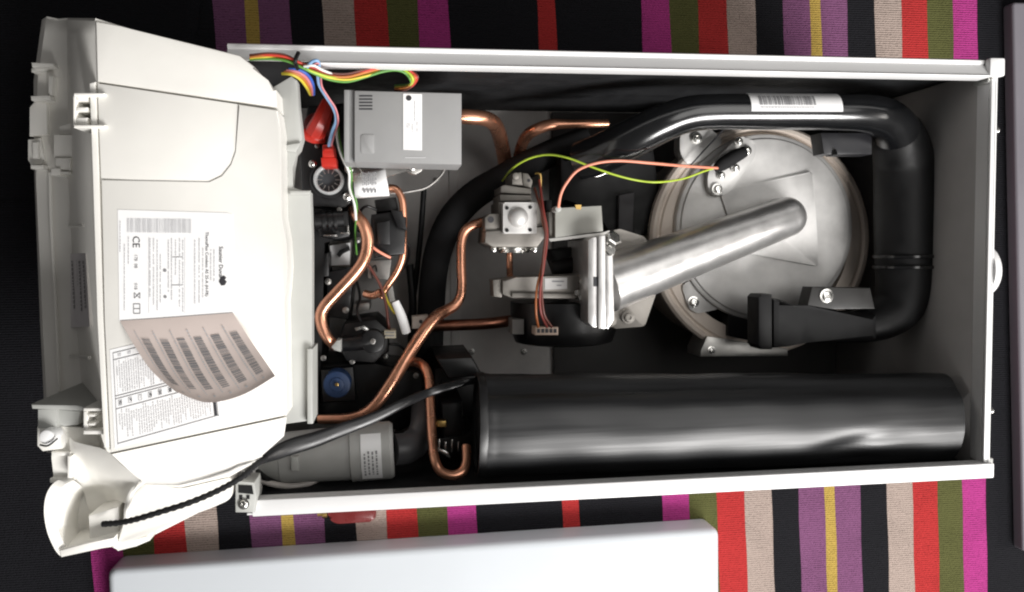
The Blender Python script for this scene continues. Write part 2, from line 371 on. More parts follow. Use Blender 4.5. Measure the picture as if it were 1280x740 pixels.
# sloped front wall (faces away from the light)
def srow(pts): return [at(*p) for p in smooth_rows(pts)]
def smooth_rows(pts, n=4):
    out = []
    for (a, b) in zip(pts, pts[1:]):
        for j in range(n): out.append(tuple(a[i] + (b[i] - a[i]) * j / n for i in range(3)))
    return out + [pts[-1]]
rowT = [(118.5, 26, .3715), (120.5, 101, .372), (125, 223, .372), (130, 400, .372), (137, 566, .372)]
rowM = [(84, 25, .213), (84, 101, .213), (85, 223, .215), (95, 400, .215), (108, 566, .215)]
rowR = [(72, 26, .205), (64, 101, .205), (62, 223, .206), (70, 400, .206), (82, 566, .206)]
rowO = [(58, 23, .201), (47, 101, .201), (45, 223, .201), (53, 400, .201), (62, 566, .201)]
rowP = [(52, 27, .189), (42, 101, .189), (43, 223, .189), (50, 400, .189), (58, 566, .189)]
rowQ = [(62, 30, .148), (55, 101, .148), (58, 223, .148), (64, 400, .148), (72, 566, .148)]
bm = B(); loft(bm, [srow(r) for r in (rowT, rowM, rowR, rowO, rowP, rowQ)]); o = obj('front_wall', bm, PLAST, hou, smooth=18); thick(o, .0025)
# end cap of that wall
bm = B(); quad(bm, [at(118.5, 26, .3715), at(84, 25, .213), at(72, 26, .205), at(58, 23, .201), at(52, 27, .189), at(62, 30, .148), at(170, 60, .148), at(165, 40, .3715)]); o = obj('end_cap', bm, PLAST, hou, smooth=0); thick(o, .002)
bm = B(); prism(bm, [(111.5, 104), (119, 102), (123.5, 223), (129, 400), (136.5, 560), (130, 560), (122, 400), (116.5, 223)], ZT - .0005, .345, .001); obj('edge_trim', bm, PLAST, hou)
# wall plane for details
p0 = at(126.7, 300, .372); wn = (at(89, 300, .215) - p0).cross(at(127, 400, .372) - p0); wn.normalize()
if wn.z < 0: wn = -wn
def onwall(x, y, d=0.0): return hit(x, y, p0 + wn * d, wn)
bm = B()
for seg in ([(64, 284), (105, 281)], [(76, 444), (112, 447)], [(62, 216), (64, 284), (67, 340), (71, 420), (74, 500)]):
    pp = [onwall(x, y, .0006) if seg[0][1] > 240 else at(x, y, .2095) for x, y in seg]
    if len(seg) > 2: pp = smooth_path(pp, 5)
    sweep(bm, pp, .0016, 8)
obj('rib', bm, PLAST, hou)
bm = B()
for (x0, x1, y0, y1) in ((70, 100, 130, 135), (72, 100, 142, 146)): prism_w(bm, [onwall(x0, y0, .002), onwall(x1, y0, .002), onwall(x1, y1, .002), onwall(x0, y1, .002)], .004)
obj('wall_ridge', bm, PLAST, hou)
# clips
def clip(parts, mats=PLAST, name='clip'):
    bm = B()
    for poly, z1, z0, b in parts:
        if z1 < .335 and poly[0][1] < 480: z1 -= .085; z0 -= .085
        elif z1 < .335: z1 += .016; z0 -= .06
        prism(bm, poly, z1, z0, b)
    return obj(name, bm, mats, hou)
clip([(rect(92, 116, 130, 119.5), .381, .35, .0006), (rect(92, 156, 131, 159.5), .381, .35, .0006), (rect(91, 119.6, 95, 155.9), .376, .34, .0006), (rect(95.1, 119.6, 109, 126), .376, .34, .0006), (rect(95.1, 134, 109, 139), .376, .34, .0006), (rect(95.1, 147, 109, 155.9), .376, .34, .0006)])
clip([([(74, 158), (92, 153), (95, 168), (74, 168)], .318, .28, .001), (rect(67, 168.2, 92, 197), .325, .285, .001), (rect(69, 197.2, 88, 213), .328, .285, .001), (rect(63, 210, 75, 219), .331, .29, .0008), (rect(74.5, 214, 86, 217), .331, .29, .0008)])
clip([([(39, 78), (66, 79), (68, 83), (40, 84)], .305, .27, .0006), ([(39, 90), (56, 88), (64, 84.2), (39, 85)], .296, .27, .0006), ([(38, 120), (62, 119), (64, 125), (39, 125.5)], .305, .27, .0006), ([(60, 95), (66, 95), (64, 118.8), (60, 118.8)], .302, .28, .0006)])
clip([([(36, 134), (42, 127), (58, 127), (59, 168), (36, 170)], .296, .255, .002), ([(34, 174), (50, 172), (56, 200), (52, 206), (38, 206), (34, 200)], .293, .26, .002), ([(40, 178), (47, 177), (48, 198), (41, 198)], .299, .27, .001), (rect(38, 206.2, 54, 211), .302, .27, .001)])
clip([([(39, 505), (95, 507), (112, 509), (112, 514), (40, 511)], .325, .28, .0008), (rect(47, 511.5, 71, 536), .31, .27, .001), ([(71.2, 512), (100, 514), (98, 531), (80, 533), (71.2, 530)], .306, .27, .001)], GREYPL)
clip([(rect(104, 510, 130, 514), .368, .33, .0006), (rect(104, 538, 132, 543), .368, .33, .0006), (rect(104, 514.2, 110, 537.8), .364, .33, .0006), (rect(110.2, 518, 118, 521), .366, .33, .0004), (rect(110.2, 529, 118, 532), .366, .33, .0004), (rect(118.2, 514.2, 129, 537.8), .352, .33, .0006)])
bm = B(); prism(bm, [(45, 533), (68, 531), (76, 545), (76, 562), (52, 565), (45, 558)], .326, .24, .003); obj('cable_gland', bm, PLAST, hou)
bm = B(); disc(bm, 58, 547, .338, .32, 10, .004); g = obj('gland_plug', bm, PAPER, hou)
bm = B(); tube(bm, [(50, 556, .339), (60, 557, .340), (72, 548, .339)], 1.2, 8); obj('strap', bm, BLACK, g)
clip([(rect(64, 565.2, 88, 570), .306, .27, .001), (rect(66, 570.2, 82, 598), .292, .26, .001), (rect(62, 598.2, 84, 604), .302, .26, .001), (rect(84, 570.2, 89, 598), .31, .26, .001)])
bm = B(); prism(bm, [(72, 533), (100, 534), (132, 545), (128, 566), (96, 600), (68, 604), (64, 570)], .314, .25, .004, r=5); obj('bezel_body', bm, PLAST, hou)
# lower shell: sculpted surfaces below the rear cover
bm = B(); prism(bm, [(82, 548), (138, 562), (300, 575), (291, 610), (250, 640), (186, 672), (144, 683), (77, 692), (62, 672), (57, 640), (60, 612), (84, 598)], .272, .245, .003, r=6); obj('lower_tray', bm, PLAST, hou)
bm = B()
R1 = [(84, 596, .318), (68, 603, .322), (58, 618, .324), (55, 640, .325), (59, 665, .325), (68, 686, .325), (75, 695, .325)]
R2 = [(92, 600, .320), (80, 607, .322), (72, 620, .322), (70, 640, .322), (73, 662, .322), (79, 678, .322), (84, 687, .322)]
R3 = [(100, 606, .300), (94, 614, .295), (91, 626, .292), (90, 640, .290), (91, 655, .290), (95, 668, .290), (100, 676, .290)]
R4 = [(108, 612, .275), (103, 620, .274), (100, 630, .273), (98, 642, .273), (98, 655, .273), (101, 666, .273), (106, 674, .273)]
R0 = [(90, 600, .25), (74, 607, .25), (66, 621, .25), (63, 640, .25), (67, 663, .25), (76, 682, .25), (82, 690, .25)]
loft(bm, [smooth_path([at(*p) for p in R], 4) for R in (R0, R1, R2, R3, R4)]); obj('bezel_lip', bm, PLAST, hou, smooth=70)
bm = B(); prism(bm, [(74, 687), (110, 679), (144, 670), (145, 682), (76, 697)], .326, .25, .0012); obj('bezel_foot', bm, PLAST, hou)
bm = B(); prism(bm, [(142, 684), (150, 679), (183, 671), (187, 676), (170, 683), (147, 689)], .30, .27, .0008); obj('tab', bm, PLAST, hou)
bm = B(); prism(bm, [(110, 645), (148, 633), (150, 668), (112, 676)], .312, .27, .0015); obj('cable_block', bm, PLAST, hou)
# concave shoulder between cover corner and tray
bm = B()
U0 = [(86, 545, .320), (92, 552, .330), (108, 556, .345), (126, 560, .362), (138, 566, .374)]
U1 = [(88, 575, .318), (102, 572, .325), (116, 574, .338), (132, 578, .352), (152, 582, .368)]
U2 = [(90, 596, .312), (108, 592, .312), (122, 592, .318), (140, 592, .332), (168, 592, .358)]
U3 = [(96, 605, .296), (114, 604, .292), (128, 604, .296), (142, 602, .312), (178, 600, .350)]
U4 = [(106, 614, .276), (120, 616, .274), (132, 616, .276), (146, 612, .295), (166, 612, .340)]
U5 = [(110, 640, .272), (124, 632, .272), (134, 628, .272), (146, 626, .280), (160, 630, .325)]
loft(bm, [[at(*p) for p in smooth_rows(R, 3)] for R in (U0, U1, U2, U3, U4, U5)]); o = obj('shoulder', bm, PLAST, hou, smooth=70)
m = o.modifiers.new('round', 'SUBSURF'); m.levels = m.render_levels = 2
# skirt
bm = B()
KA = [(139, 562, .362), (210, 547, .362), (285, 531.5, .362), (357, 516, .362)]
KB = [(139.4, 567.3, .362), (210, 552.2, .362), (285, 536.3, .362), (358, 520.8, .362)]
K0 = [(139.4, 567.8, .3738), (210, 552.8, .3738), (285, 536.9, .3738), (358.3, 521.4, .3738)]
K1 = [(150, 578, .372), (215, 566, .370), (288, 549, .370), (357, 532, .370)]
K2 = [(168, 594, .360), (222, 592, .360), (288, 575, .360), (355, 545, .362)]
K3 = [(178, 602, .347), (224, 606, .347), (287, 592, .347), (328, 569, .347)]
K4 = [(176, 606, .318), (226, 610, .318), (287, 596, .318), (328, 573, .318)]
loft(bm, [[at(*p) for p in smooth_rows(R, 3)] for R in (KA, KB, K0, K1, K2, K3, K4)]); obj('skirt', bm, PLAST, hou, smooth=50)
bm = B(); prism(bm, [(158, 618), (180, 604), (226, 611), (287, 597), (292, 606), (289, 624), (262, 636), (228, 648), (186, 668), (146, 682), (152, 664), (158, 640)], .322, .28, .004, r=8); obj('lower_lip', bm, PLAST, hou)
bm = B(); tube(bm, [(182, 598, .345), (166, 612, .335), (160, 632, .325), (158, 650, .320), (152, 668, .315), (144, 683, .312)], 4, 10); obj('curved_rib', bm, PLAST, hou)
# side plate beside it
bm = B(); prism(bm, [(342, 108), (364, 95), (371, 100), (373, 130), (378, 172), (374, 186), (369, 192), (366, 210), (364, 236), (388, 240), (390, 300), (390, 430), (388, 500), (388, 526), (345, 532), (342, 300)], .338, .318, .0015)
sp = obj('side_plate', bm, GREYPL, hou)
bm = B(); prism(bm, [(352, 182), (376, 178), (370, 190), (352, 188)], .342, .3385, .001); obj('plate_rib', bm, GREYPL, sp); obj('plate_rib', prism(B(), rect(362, 238, 388, 243), .3425, .3385, .0008), GREYPL, sp); obj('plate_rib', prism(B(), rect(384, 436, 391, 530), .345, .30, .001), GREYPL, sp)

# --- printed labels on the housing
def lines_px(bm, x, y0, y1, w, z, gaps=0.3, mi=0, slope=0.0):
    """one line of unreadably small print running down the picture at x"""
    y = y0
    while y < y1 - 1:
        l = random.uniform(1.2, 5.5); e = min(y + l, y1)
        dx = slope * (y - y0)
        pquad(bm, [(x + dx, y), (x + w + dx, y), (x + w + slope * (e - y0), e), (x + slope * (e - y0), e)], z, mi)
        y = e + random.uniform(.5, 1.4) + (2 if random.random() < gaps * .3 else 0)
def barcode(bm, x0, x1, y0, y1, z, mi=0, tilt=0.0):
    x = x0
    while x < x1:
        w = random.choice((.5, .5, .8, 1.2, 1.6)); pquad(bm, [(x, y0 + tilt * (x - x0)), (min(x + w, x1), y0 + tilt * (x - x0)), (min(x + w, x1), y1 + tilt * (x - x0)), (x, y1 + tilt * (x - x0))], z, mi); x += w + random.choice((.5, .7, 1.1))
zl = ZT + .0009
bm = B(); prism(bm, [(147, 262), (285, 266), (290, 268), (294, 391), (149, 401)], zl, ZT + .0004); rl = obj('rating_label', bm, PAPER, rc, smooth=0)
zp = zl + .0004
bm = B()
barcode(bm, 159, 240, 273, 290.5, zp, 1, .012)
dn = (at(200, 380, zp) - at(200, 300, zp)).normalized(); rt = (at(240, 300, zp) - at(200, 300, zp)).normalized(); k = mpp(220, 330, zp)
def down(s, px, py, hpx, mi=0): text_into(bm, s, at(px, py, zp), dn, rt, hpx * 1.35 * k, mi)
down('Saunier Duval', 274, 308, 5.2, 2)
lg = [(276, 346), (280, 344.5), (283, 347), (281, 349.6), (283.5, 352), (281, 356.5), (276.5, 357), (273.5, 352)]
pquad(bm, lg, zp, 2)
down('ThemaPlus Condens AS 25-A (H-FR)', 257, 290, 4.0, 2)
down('CE', 166, 295, 9.0, 2)
for x, a, b in ((149.5, 276, 315), (155, 305, 388), (160, 296, 330), (187, 298, 372), (191.5, 298, 384), (196, 300, 388), (200, 318, 380), (210, 300, 365), (214, 298, 375), (219, 300, 345), (224, 298, 384), (228, 300, 390), (243, 300, 380), (248.5, 298, 382), (253, 310, 372), (263, 312, 352), (267, 312, 352)):
    lines_px(bm, x, a, b, 1.5, zp, mi=1)
for x in (186, 231): pquad(bm, rect(x, 297, x + .5, 392), zp, 1)
for y in (321, 356): pquad(bm, rect(214, y, 228, y + .8), zp, 0)
down('178  08', 168, 318, 4.2, 0); down('01B', 168, 354, 4, 0)
# crossed bin and book outlines
for q in ([(168, 366), (175, 373)], [(168, 373), (175, 366)], [(168, 366), (168, 373)], [(175, 366), (175, 373)], [(167, 380), (175, 380)], [(167, 392), (175, 392)], [(167, 380), (167, 392)], [(175, 380), (175, 392)], [(167, 386), (175, 386)]):
    (ax_, ay_), (bx_, by_) = q; d = Vector((by_ - ay_, ax_ - bx_)).normalized() * .5
    pquad(bm, [(ax_ + d.x, ay_ + d.y), (bx_ + d.x, by_ + d.y), (bx_ - d.x, by_ - d.y), (ax_ - d.x, ay_ - d.y)], zp, 0)
for (cx, cy, r) in ((206, 338, 2.2), (206.5, 371, 2)): pquad(bm, [(cx + r * math.cos(t), cy + r * math.sin(t)) for t in [i * PI / 5 for i in range(10)]], zp, 0)
obj('print', bm, [INK, INKL, INKD], rl, smooth=0, kind='stuff')
# wiring table label
tbl = [(141, 441), (262, 412), (274, 520), (147, 556)]
def tq(u, v):                             # u across, v down in the table
    a = Vector(tbl[0]).lerp(Vector(tbl[1]), u); b = Vector(tbl[3]).lerp(Vector(tbl[2]), u); return tuple(a.lerp(b, v))
bm = B(); prism(bm, [tq(-.03, -.04), tq(1.03, -.04), tq(1.03, 1.03), tq(-.03, 1.03)], zl, ZT + .0004); tl = obj('diagram_label', bm, PAPER, rc, smooth=0)
bm = B()
def tbar(u0, v0, u1, v1, mi=0): pquad(bm, [tq(u0, v0), tq(u1, v0), tq(u1, v1), tq(u0, v1)], zp, mi)
for v in (0, .075, .47, .5, .61, .985): tbar(0, v, 1, v + .008, 0)
for u in (0, .99): tbar(u, 0, u + .006, 1, 0)
u = .03
while u < .97:
    for (v0, v1) in ((.10, .45), (.63, .96)):
        v = v0 + random.uniform(0, .06); stop = v1 - random.uniform(0, .2) * (random.random() < .5)
        while v < stop: l = random.uniform(.012, .05); tbar(u, v, u + .012, min(v + l, stop), 1); v += l + random.uniform(.006, .014)
    if int(u * 100) % 3 == 0: tbar(u, .09, u + .003, .46, 1)
    u += .024
for i in range(9): tbar(.05 + i * .1, .025, .085 + i * .1, .055, 1); tbar(.03 + i * .1, .525, .07 + i * .1, .59, 1); tbar(.036 + i * .1, .535, .064 + i * .1, .58, 2)
tbar(.955, .80, .985, .985, 3); tbar(.955, .46, .985, .5, 3); tbar(.60, .40, .66, .47, 3)
obj('print', bm, [INK, INKL, PAPER, INKD], tl, smooth=0, kind='stuff')
# approval label on the sloped wall
bm = B(); P = [onwall(76, 318, .0006), onwall(107, 316, .0006), onwall(112, 408, .0006), onwall(81, 410, .0006)]; quad(bm, P); sl = obj('approval_label', bm, mat('grey_label_paper', (0.84, 0.81, 0.83), .5, var=.01), hou, smooth=0)
bm = B(); wd = (P[3] - P[0]).normalized(); wr = (P[1] - P[0]).normalized()
ks = (P[3] - P[0]).length / 92
text_into(bm, 'CE', onwall(77, 325, .0011), wd, wr, 9 * ks)
text_into(bm, 'V2.1.08', onwall(100.5, 325, .0011), wd, wr, 6 * ks); text_into(bm, 'CENTRALE', onwall(95, 325, .0011), wd, wr, 6 * ks); text_into(bm, 'LS02.25.61.1', onwall(78, 345, .0011), wd, wr, 5 * ks)
for x in (89, 98, 103):
    y = 326
    while y < 385:
        l = random.uniform(2, 5); P2 = [onwall(x + (y - 326) * .05, y, .0011), onwall(x + 1.6 + (y - 326) * .05, y, .0011), onwall(x + 1.6 + (y - 326) * .05, y + l, .0011), onwall(x + (y - 326) * .05, y + l, .0011)]; quad(bm, P2); y += l + 1.3
obj('print', bm, INKP, sl, smooth=0, kind='stuff')

# --- half peeled sheet of barcode stickers
Lc = [(150, 401), (168, 432), (190, 464), (219, 489)]; Rc = [(291, 391), (311, 422), (329, 448), (344, 470)]
Tc = [(150, 401), (197, 398), (244, 394.5), (291, 391)]; Bc = [(219, 489), (258, 503), (302, 494), (344, 470)]
def bez(P, t): 
    return smooth_eval(P, t)
def smooth_eval(P, t):
    n = len(P) - 1; i = min(int(t * n), n - 1); f = t * n - i
    p = [Vector(P[max(i - 1, 0)]), Vector(P[i]), Vector(P[i + 1]), Vector(P[min(i + 2, n)])]
    return 0.5 * ((2 * p[1]) + (p[2] - p[0]) * f + (2 * p[0] - 5 * p[1] + 4 * p[2] - p[3]) * f * f + (3 * p[1] - p[0] - 3 * p[2] + p[3]) * f ** 3)
def sheet(u, v, d=0.0):
    l, r, t, b = smooth_eval(Lc, v), smooth_eval(Rc, v), smooth_eval(Tc, u), smooth_eval(Bc, u)
    c = Vector(Tc[0]) * (1 - u) * (1 - v) + Vector(Tc[3]) * u * (1 - v) + Vector(Bc[0]) * (1 - u) * v + Vector(Bc[3]) * u * v
    q = l * (1 - u) + r * u + t * (1 - v) + b * v - c
    z = ZT + .0016 + .034 * v ** 1.15 * (0.9 + .1 * math.cos(u * PI)) + .004 * math.sin(u * PI) * v
    return at(q.x, q.y, z + d)
bm = B(); N = 20
V = [[bm.verts.new(sheet(i / N, j / N)) for i in range(N + 1)] for j in range(N + 1)]
for j in range(N):
    for i in range(N): bm.faces.new((V[j][i], V[j][i + 1], V[j + 1][i + 1], V[j + 1][i]))
st = obj('barcode_sheet', bm, STICK, label='half peeled pinkish paper sheet with six barcodes curling off the white cover', cat='sticker sheet', smooth=80)
bm = B()
for i in range(6):
    u0 = .11 + i * .145; v0, v1 = .24, .84 - .02 * (5 - i) * .4
    v = v0
    while v < v1:
        l = random.choice((.004, .007, .011, .015)); w0, w1 = u0 + .015, u0 + .082
        quad(bm, [sheet(w0, v, .0006), sheet(w1, v, .0006), sheet(w1, min(v + l, v1), .0006), sheet(w0, min(v + l, v1), .0006)]); v += l + random.choice((.004, .006, .010))
    v = v0 - .08
    while v < v1 + .06:
        l = random.uniform(.008, .022); quad(bm, [sheet(u0 - .014, v, .0006), sheet(u0 - .002, v, .0006), sheet(u0 - .002, v + l, .0006), sheet(u0 - .014, v + l, .0006)], 1); v += l + .01
    quad(bm, [sheet(u0 + .04, .89, .0006), sheet(u0 + .06, .89, .0006), sheet(u0 + .06, .915, .0006), sheet(u0 + .04, .915, .0006)], 1)
obj('print', bm, [INK, INKL], st, smooth=0, kind='stuff')

# ------------------------------------------------------------------ grey electronics unit
eu = root('ignition_control_unit', 'flat grey plastic electronics box with vent slots and a paper label', 'control unit', at(504, 160, .18))
bm = B(); prism(bm, [(443, 113), (577, 116.5), (577, 206), (443, 202.5)], .27, .215, .0012); bd = obj('body', bm, UNIT, eu)
bm = B(); prism(bm, [(430, 112), (436.5, 112.2), (436.5, 203), (430, 202.5)], .271, .215, .001); prism(bm, [(436.6, 112.5), (442.9, 112.8), (442.9, 203), (436.6, 203)], .264, .215); obj('end_cover', bm, UNIT, eu)
for i in range(5):
    bm = B(); y = 119 + i * 4.1; prism(bm, rect(449, y, 465.5, y + 1.7), .2704, .268); obj('vent_slot', bm, INKD, bd)
bm = B(); prism(bm, [(504, 117), (527.5, 117.5), (527.5, 188), (504, 187)], .2706, .269, 0); lb = obj('label', bm, PAPER, bd, smooth=0)
bm = B()
pquad(bm, [(511 + 3.5 * math.cos(t * PI / 8), 122.5 + 3.5 * math.sin(t * PI / 8)) for t in range(16)], .2711, 1)
for x, a, b in ((518, 126, 152), (521, 152, 166), (515, 155, 165), (511, 154, 160), (508.5, 154, 160)): lines_px(bm, x, a, b, 1.2, .2711)
obj('print', bm, [INKL, INKD], lb, smooth=0, kind='stuff')
bm = B(); prism(bm, rect(451, 168, 468, 192), .2706, .269, .0004, r=3); obj('embossed_mark', bm, UNIT, bd)
bm = B(); prism(bm, rect(506, 196.4, 532, 197.4), .2704, .269); obj('seam', bm, INKL, bd)

# ------------------------------------------------------------------ copper pipes
def pipe(pts, r, label, m=COPPER, name='copper_pipe', cat='pipe', group='copper pipes in the boiler', n=8):
    bm = B(); tube(bm, pts, r, 16, n); return obj(name, bm, m, label=label, cat=cat, group=group, smooth=50)
pa = root('copper_pipe', 'bright copper pipe with a double bend and a white end collar beside the white housing', 'pipe', at(430, 350, .2), 'copper pipes in the boiler')
bm = B(); tube(bm, [(442, 262, .17), (446, 270, .185), (455, 282, .19), (459.5, 300, .19), (456, 322, .19), (445, 340, .19), (421, 366, .19), (406, 383, .19), (401, 396, .19), (404, 412, .19), (411, 424, .188), (420, 432, .183)], [7, 7.4, 7.6, 7.6, 7.6, 7.6, 7.6, 7.4, 7.3, 7.2, 7, 7], 16, 8); obj('bent_tube', bm, COPPER, pa, smooth=50)
bm = B(); prism(bm, [(414, 434), (421, 425.5), (426, 425), (426, 440), (418, 438)], .198, .17, .001); obj('end_collar', bm, GREYPL, pa)
pipe([(486, 235, .165), (494, 236, .165), (501, 245, .165), (504, 262, .165), (504, 300, .165), (503, 322, .163), (496, 340, .16), (484, 358, .158), (476, 372, .155)], 4.6, 'thin copper pipe running down past the black solenoid under the paper tag', COPPER)
pipe([(614, 276, .15), (598, 279, .15), (583, 287, .15), (577, 302, .15), (576.5, 330, .15), (577, 362, .15), (571, 379, .15), (558, 388, .155), (545, 396, .165), (530, 414, .175), (509, 446, .185), (486, 484, .19), (468, 507, .19), (452, 518, .188), (430, 523, .185), (398, 524, .18)], [6, 6, 6, 6, 6, 6, 6.4, 7, 7.6, 8, 8, 7.8, 7.4, 6.8, 6.2, 6], 'long copper pipe from the gas valve with a diagonal run across the boiler', COPPER)
pipe([(518, 407, .14), (545, 407, .14), (580, 406, .14), (612, 404, .14), (638, 401, .135)], 7.2, 'short level copper pipe between the white bracket and the black fan', OLDCOP)
pipe([(512, 453, .17), (522, 453, .175), (531, 460, .185), (536, 474, .195), (538, 505, .215), (540, 545, .24), (543, 572, .262), (550, 588, .268), (564, 594, .27), (577, 590, .268), (583, 578, .262), (583, 558, .25)], 6.2, 'hooked copper pipe with a U bend at the left end of the black tube', COPPER)
pipe([(560, 145, .17), (585, 146, .17), (606, 148, .163), (617, 154, .145), (624, 168, .11), (630, 195, .07), (634, 225, .05)], [9.5, 9.5, 9.5, 9.5, 9.5, 9, 9], 'thick copper pipe emerging behind the grey electronics box', COPPER)
pipe([(760, 154, .15), (742, 154.5, .15), (715, 155, .15), (688, 156, .15), (668, 163, .14), (656, 173, .11), (649, 192, .07), (644, 220, .05)], [5, 5, 5.5, 7, 7.4, 7.4, 7, 7], 'copper pipe curving up to the left end of the black air duct', COPPER)
pipe([(637, 312, .15), (637, 330, .15), (637.5, 352, .14)], 4, 'short straight copper stub under the gas valve', COPPER)

# ------------------------------------------------------------------ thick rubber hose and small hoses
bm = B(); tube(bm, [(536, 470, .05), (537, 430, .06), (539, 385, .07), (542, 345, .08), (549, 310, .085), (565, 274, .09), (592, 245, .09), (628, 223, .09), (665, 203, .085), (700, 186, .08), (735, 172, .08)], [17, 17, 17, 17, 17.5, 18, 18, 17.5, 17, 16, 15], 18, 6)
obj('foam_hose', bm, RUBBER, label='thick dark foam covered hose curving up behind the gas valve', cat='hose', smooth=60)
bm = B(); tube(bm, [(512, 330, .06), (516, 380, .06), (514, 440, .05)], 5, 12); tube(bm, [(530, 235, .08), (526, 290, .07), (520, 350, .06), (512, 400, .05)], 3.5, 10); obj('back_pipe', bm, BLACKM, label='thin dark pipe against the back panel left of the foam hose', cat='pipe', smooth=60)
bm = B(); tube(bm, [(560, 200, .15), (552, 218, .155), (534, 234, .16), (510, 240, .165), (488, 242, .165)], 1.7, 8); obj('cable', bm, GALV, label='thin grey cable looping below the grey electronics box', cat='cable')

# ------------------------------------------------------------------ gas valve
gv = root('gas_valve', 'cast grey gas valve with a domed square cover and corner screws', 'valve', at(648, 270, .1))
bm = B(); prism(bm, [(607, 289), (682, 283), (682, 296), (672, 309), (616, 309), (606, 303)], .188, .11, .002); prism(bm, [(623, 252), (676, 252), (681, 282.5), (623, 288)], .182, .11, .0015); obj('body', bm, ALUD, gv)
bm = B(); prism(bm, rect(629, 253, 671, 292), .197, .18, .0015, r=2); cp = obj('cover_plate', bm, ALU, gv)
r_ = 13 * mpp(648, 272, .2); bm = B(); lathe(bm, [(-.001, 0), (-.001, r_), (.002, r_ * .95), (.005, r_ * .75), (.007, r_ * .45), (.0078, 0)], at(648, 272, .197), (0, 0, 1), 28); obj('dome', bm, ALU, cp)
for x, y in ((634, 260), (663, 259), (634, 288), (663, 287.5)): bm = B(); disc(bm, x, y, .1985, .195, 2.3, .0004, 12); obj('screw', bm, BLACKM, cp)
bm = B(); prism(bm, [(606, 272), (612, 267), (627, 267), (627, 291.5), (606, 289)], .184, .12, .0015); lgv = obj('lug', bm, ALUD, gv); bm = B(); disc(bm, 613.5, 274.5, .1846, .18, 4, 0, 16); obj('bolt_hole', bm, INKD, lgv)
bm = B(); prism(bm, [(626, 233), (631, 231), (664, 236), (664, 243), (626, 241)], .18, .12, .001); prism(bm, [(625, 243), (665, 244), (664, 251), (625, 251)], .184, .12, .001); nk = obj('neck', bm, ALUD, gv)
bm = B(); prism(bm, [(640, 217), (652, 215), (654, 232), (640, 231)], .178, .12, .002); disc(bm, 645, 220, .183, .17, 4.5, .001, 14); obj('test_nipple', bm, ALUD, gv)
bm = B(); prism(bm, [(653, 216), (660, 217), (666, 226), (664, 235), (654, 233)], .174, .12, .001); tb = obj('tab', bm, ALUD, gv); bm = B(); disc(bm, 661, 225.5, .1746, .17, 2, 0, 12); obj('bolt_hole', bm, INKD, tb)
bm = B(); p = at(642, 309, .155); lathe(bm, [(-.004, 0), (-.004, .020), (.002, .020), (.003, .017), (.006, .017), (.006, .0)], p, (0, -1, 0), 28); obj('union_nut', bm, CHROME, gv)
for x in (617, 668): bm = B(); disc(bm, x, 311, .178, .16, 4, .001, 12); obj('bolt', bm, CHROME, gv)
bm = B(); prism(bm, rect(682.5, 250, 690, 283), .17, .12, .001); obj('coil', bm, BLACKM, gv)
bm = B(); tube(bm, [(669, 217, .18), (674, 217, .182), (676, 222, .182), (676, 245, .18), (677, 262, .178)], 1.3, 8); obj('sense_tube', bm, BRASS, gv)

# ------------------------------------------------------------------ spark generator
sg = root('spark_generator', 'pale grey sheet metal spark generator with a salmon lead', 'igniter', at(722, 275, .13))
bm = B(); prism(bm, [(694, 260), (752, 257), (754, 289), (694, 297)], .205, .16, .001); obj('cover', bm, mat('pale_grey_paint', (.36, .36, .33), .45, .1, var=.03), sg)
bm = B(); prism(bm, [(686, 265), (693.5, 262), (693.5, 297), (687, 297)], .198, .15, .001); obj('side_flange', bm, ALUD, sg)
bm = B(); prism(bm, [(686, 298.5), (754, 290.5), (762, 288), (762, 291), (754, 294), (688, 302)], .203, .195); obj('fold', bm, GALV, sg)
bm = B(); disc(bm, 698, 261, .222, .20, 4, .001, 14); obj('terminal', bm, GREYPL, sg)
bm = B(); prism(bm, [(719, 256), (727, 256), (726, 262), (720, 261)], .206, .20); obj('notch', bm, BRASS, sg)
def wire(pts, r, col, label, group='loose wires in the boiler', n=8, cat='wire'):
    bm = B(); tube(bm, pts, r, 8, n); return obj('wire', bm, WC[col], label=label, cat=cat, group=group, smooth=60)
wire([(698, 259, .222), (701, 243, .23), (708, 229, .235), (722, 213, .24), (745, 204, .245), (775, 201, .245), (815, 204, .24), (850, 207, .20), (880, 209, .182), (898, 210, .168)], 1.9, 'salmon', 'thick salmon ignition lead arching from the spark generator to the burner door')
wire([(628, 226, .13), (640, 211, .17), (655, 201, .19), (672, 195, .2), (690, 193.5, .21), (712, 198, .22), (738, 208, .228), (770, 219, .232), (800, 226, .232), (826, 227.5, .23), (855, 223, .195), (880, 214, .182), (897, 209, .168)], 1.35, 'lime', 'yellow and green earth lead crossing the salmon one to the burner door')

# ------------------------------------------------------------------ fan
fa = root('fan', 'black round fan with a grey metal flange and a wired plug', 'fan', at(706, 400, .06))
pf = at(704, 376, .135); rf = 66 * mpp(704, 400, .135)
bm = B(); lathe(bm, [(0, 0), (0, rf), (.030, rf), (.038, rf * .97), (.046, rf * .92), (.048, rf * .8), (.048, 0)], pf, (0, -1, 0), 48); mo = obj('motor_housing', bm, BLACK, fa)
bm = B(); prism(bm, rect(640, 399, 655, 418), .172, .14, .0008); obj('motor_sticker', bm, mat('grey_sticker', (.20, .19, .18), .6), mo, smooth=0)
bm = B(); prism(bm, [(628, 350), (645, 347), (735, 342), (735, 374), (640, 373), (628, 368)], .19, .14, .002); prism(bm, [(640, 366), (735, 368), (735, 373.5), (640, 372)], .194, .18, .001); prism(bm, [(616, 350), (627.5, 349), (627.5, 372), (617, 371)], .184, .15, .001); vp = obj('flange', bm, ALUD, fa)
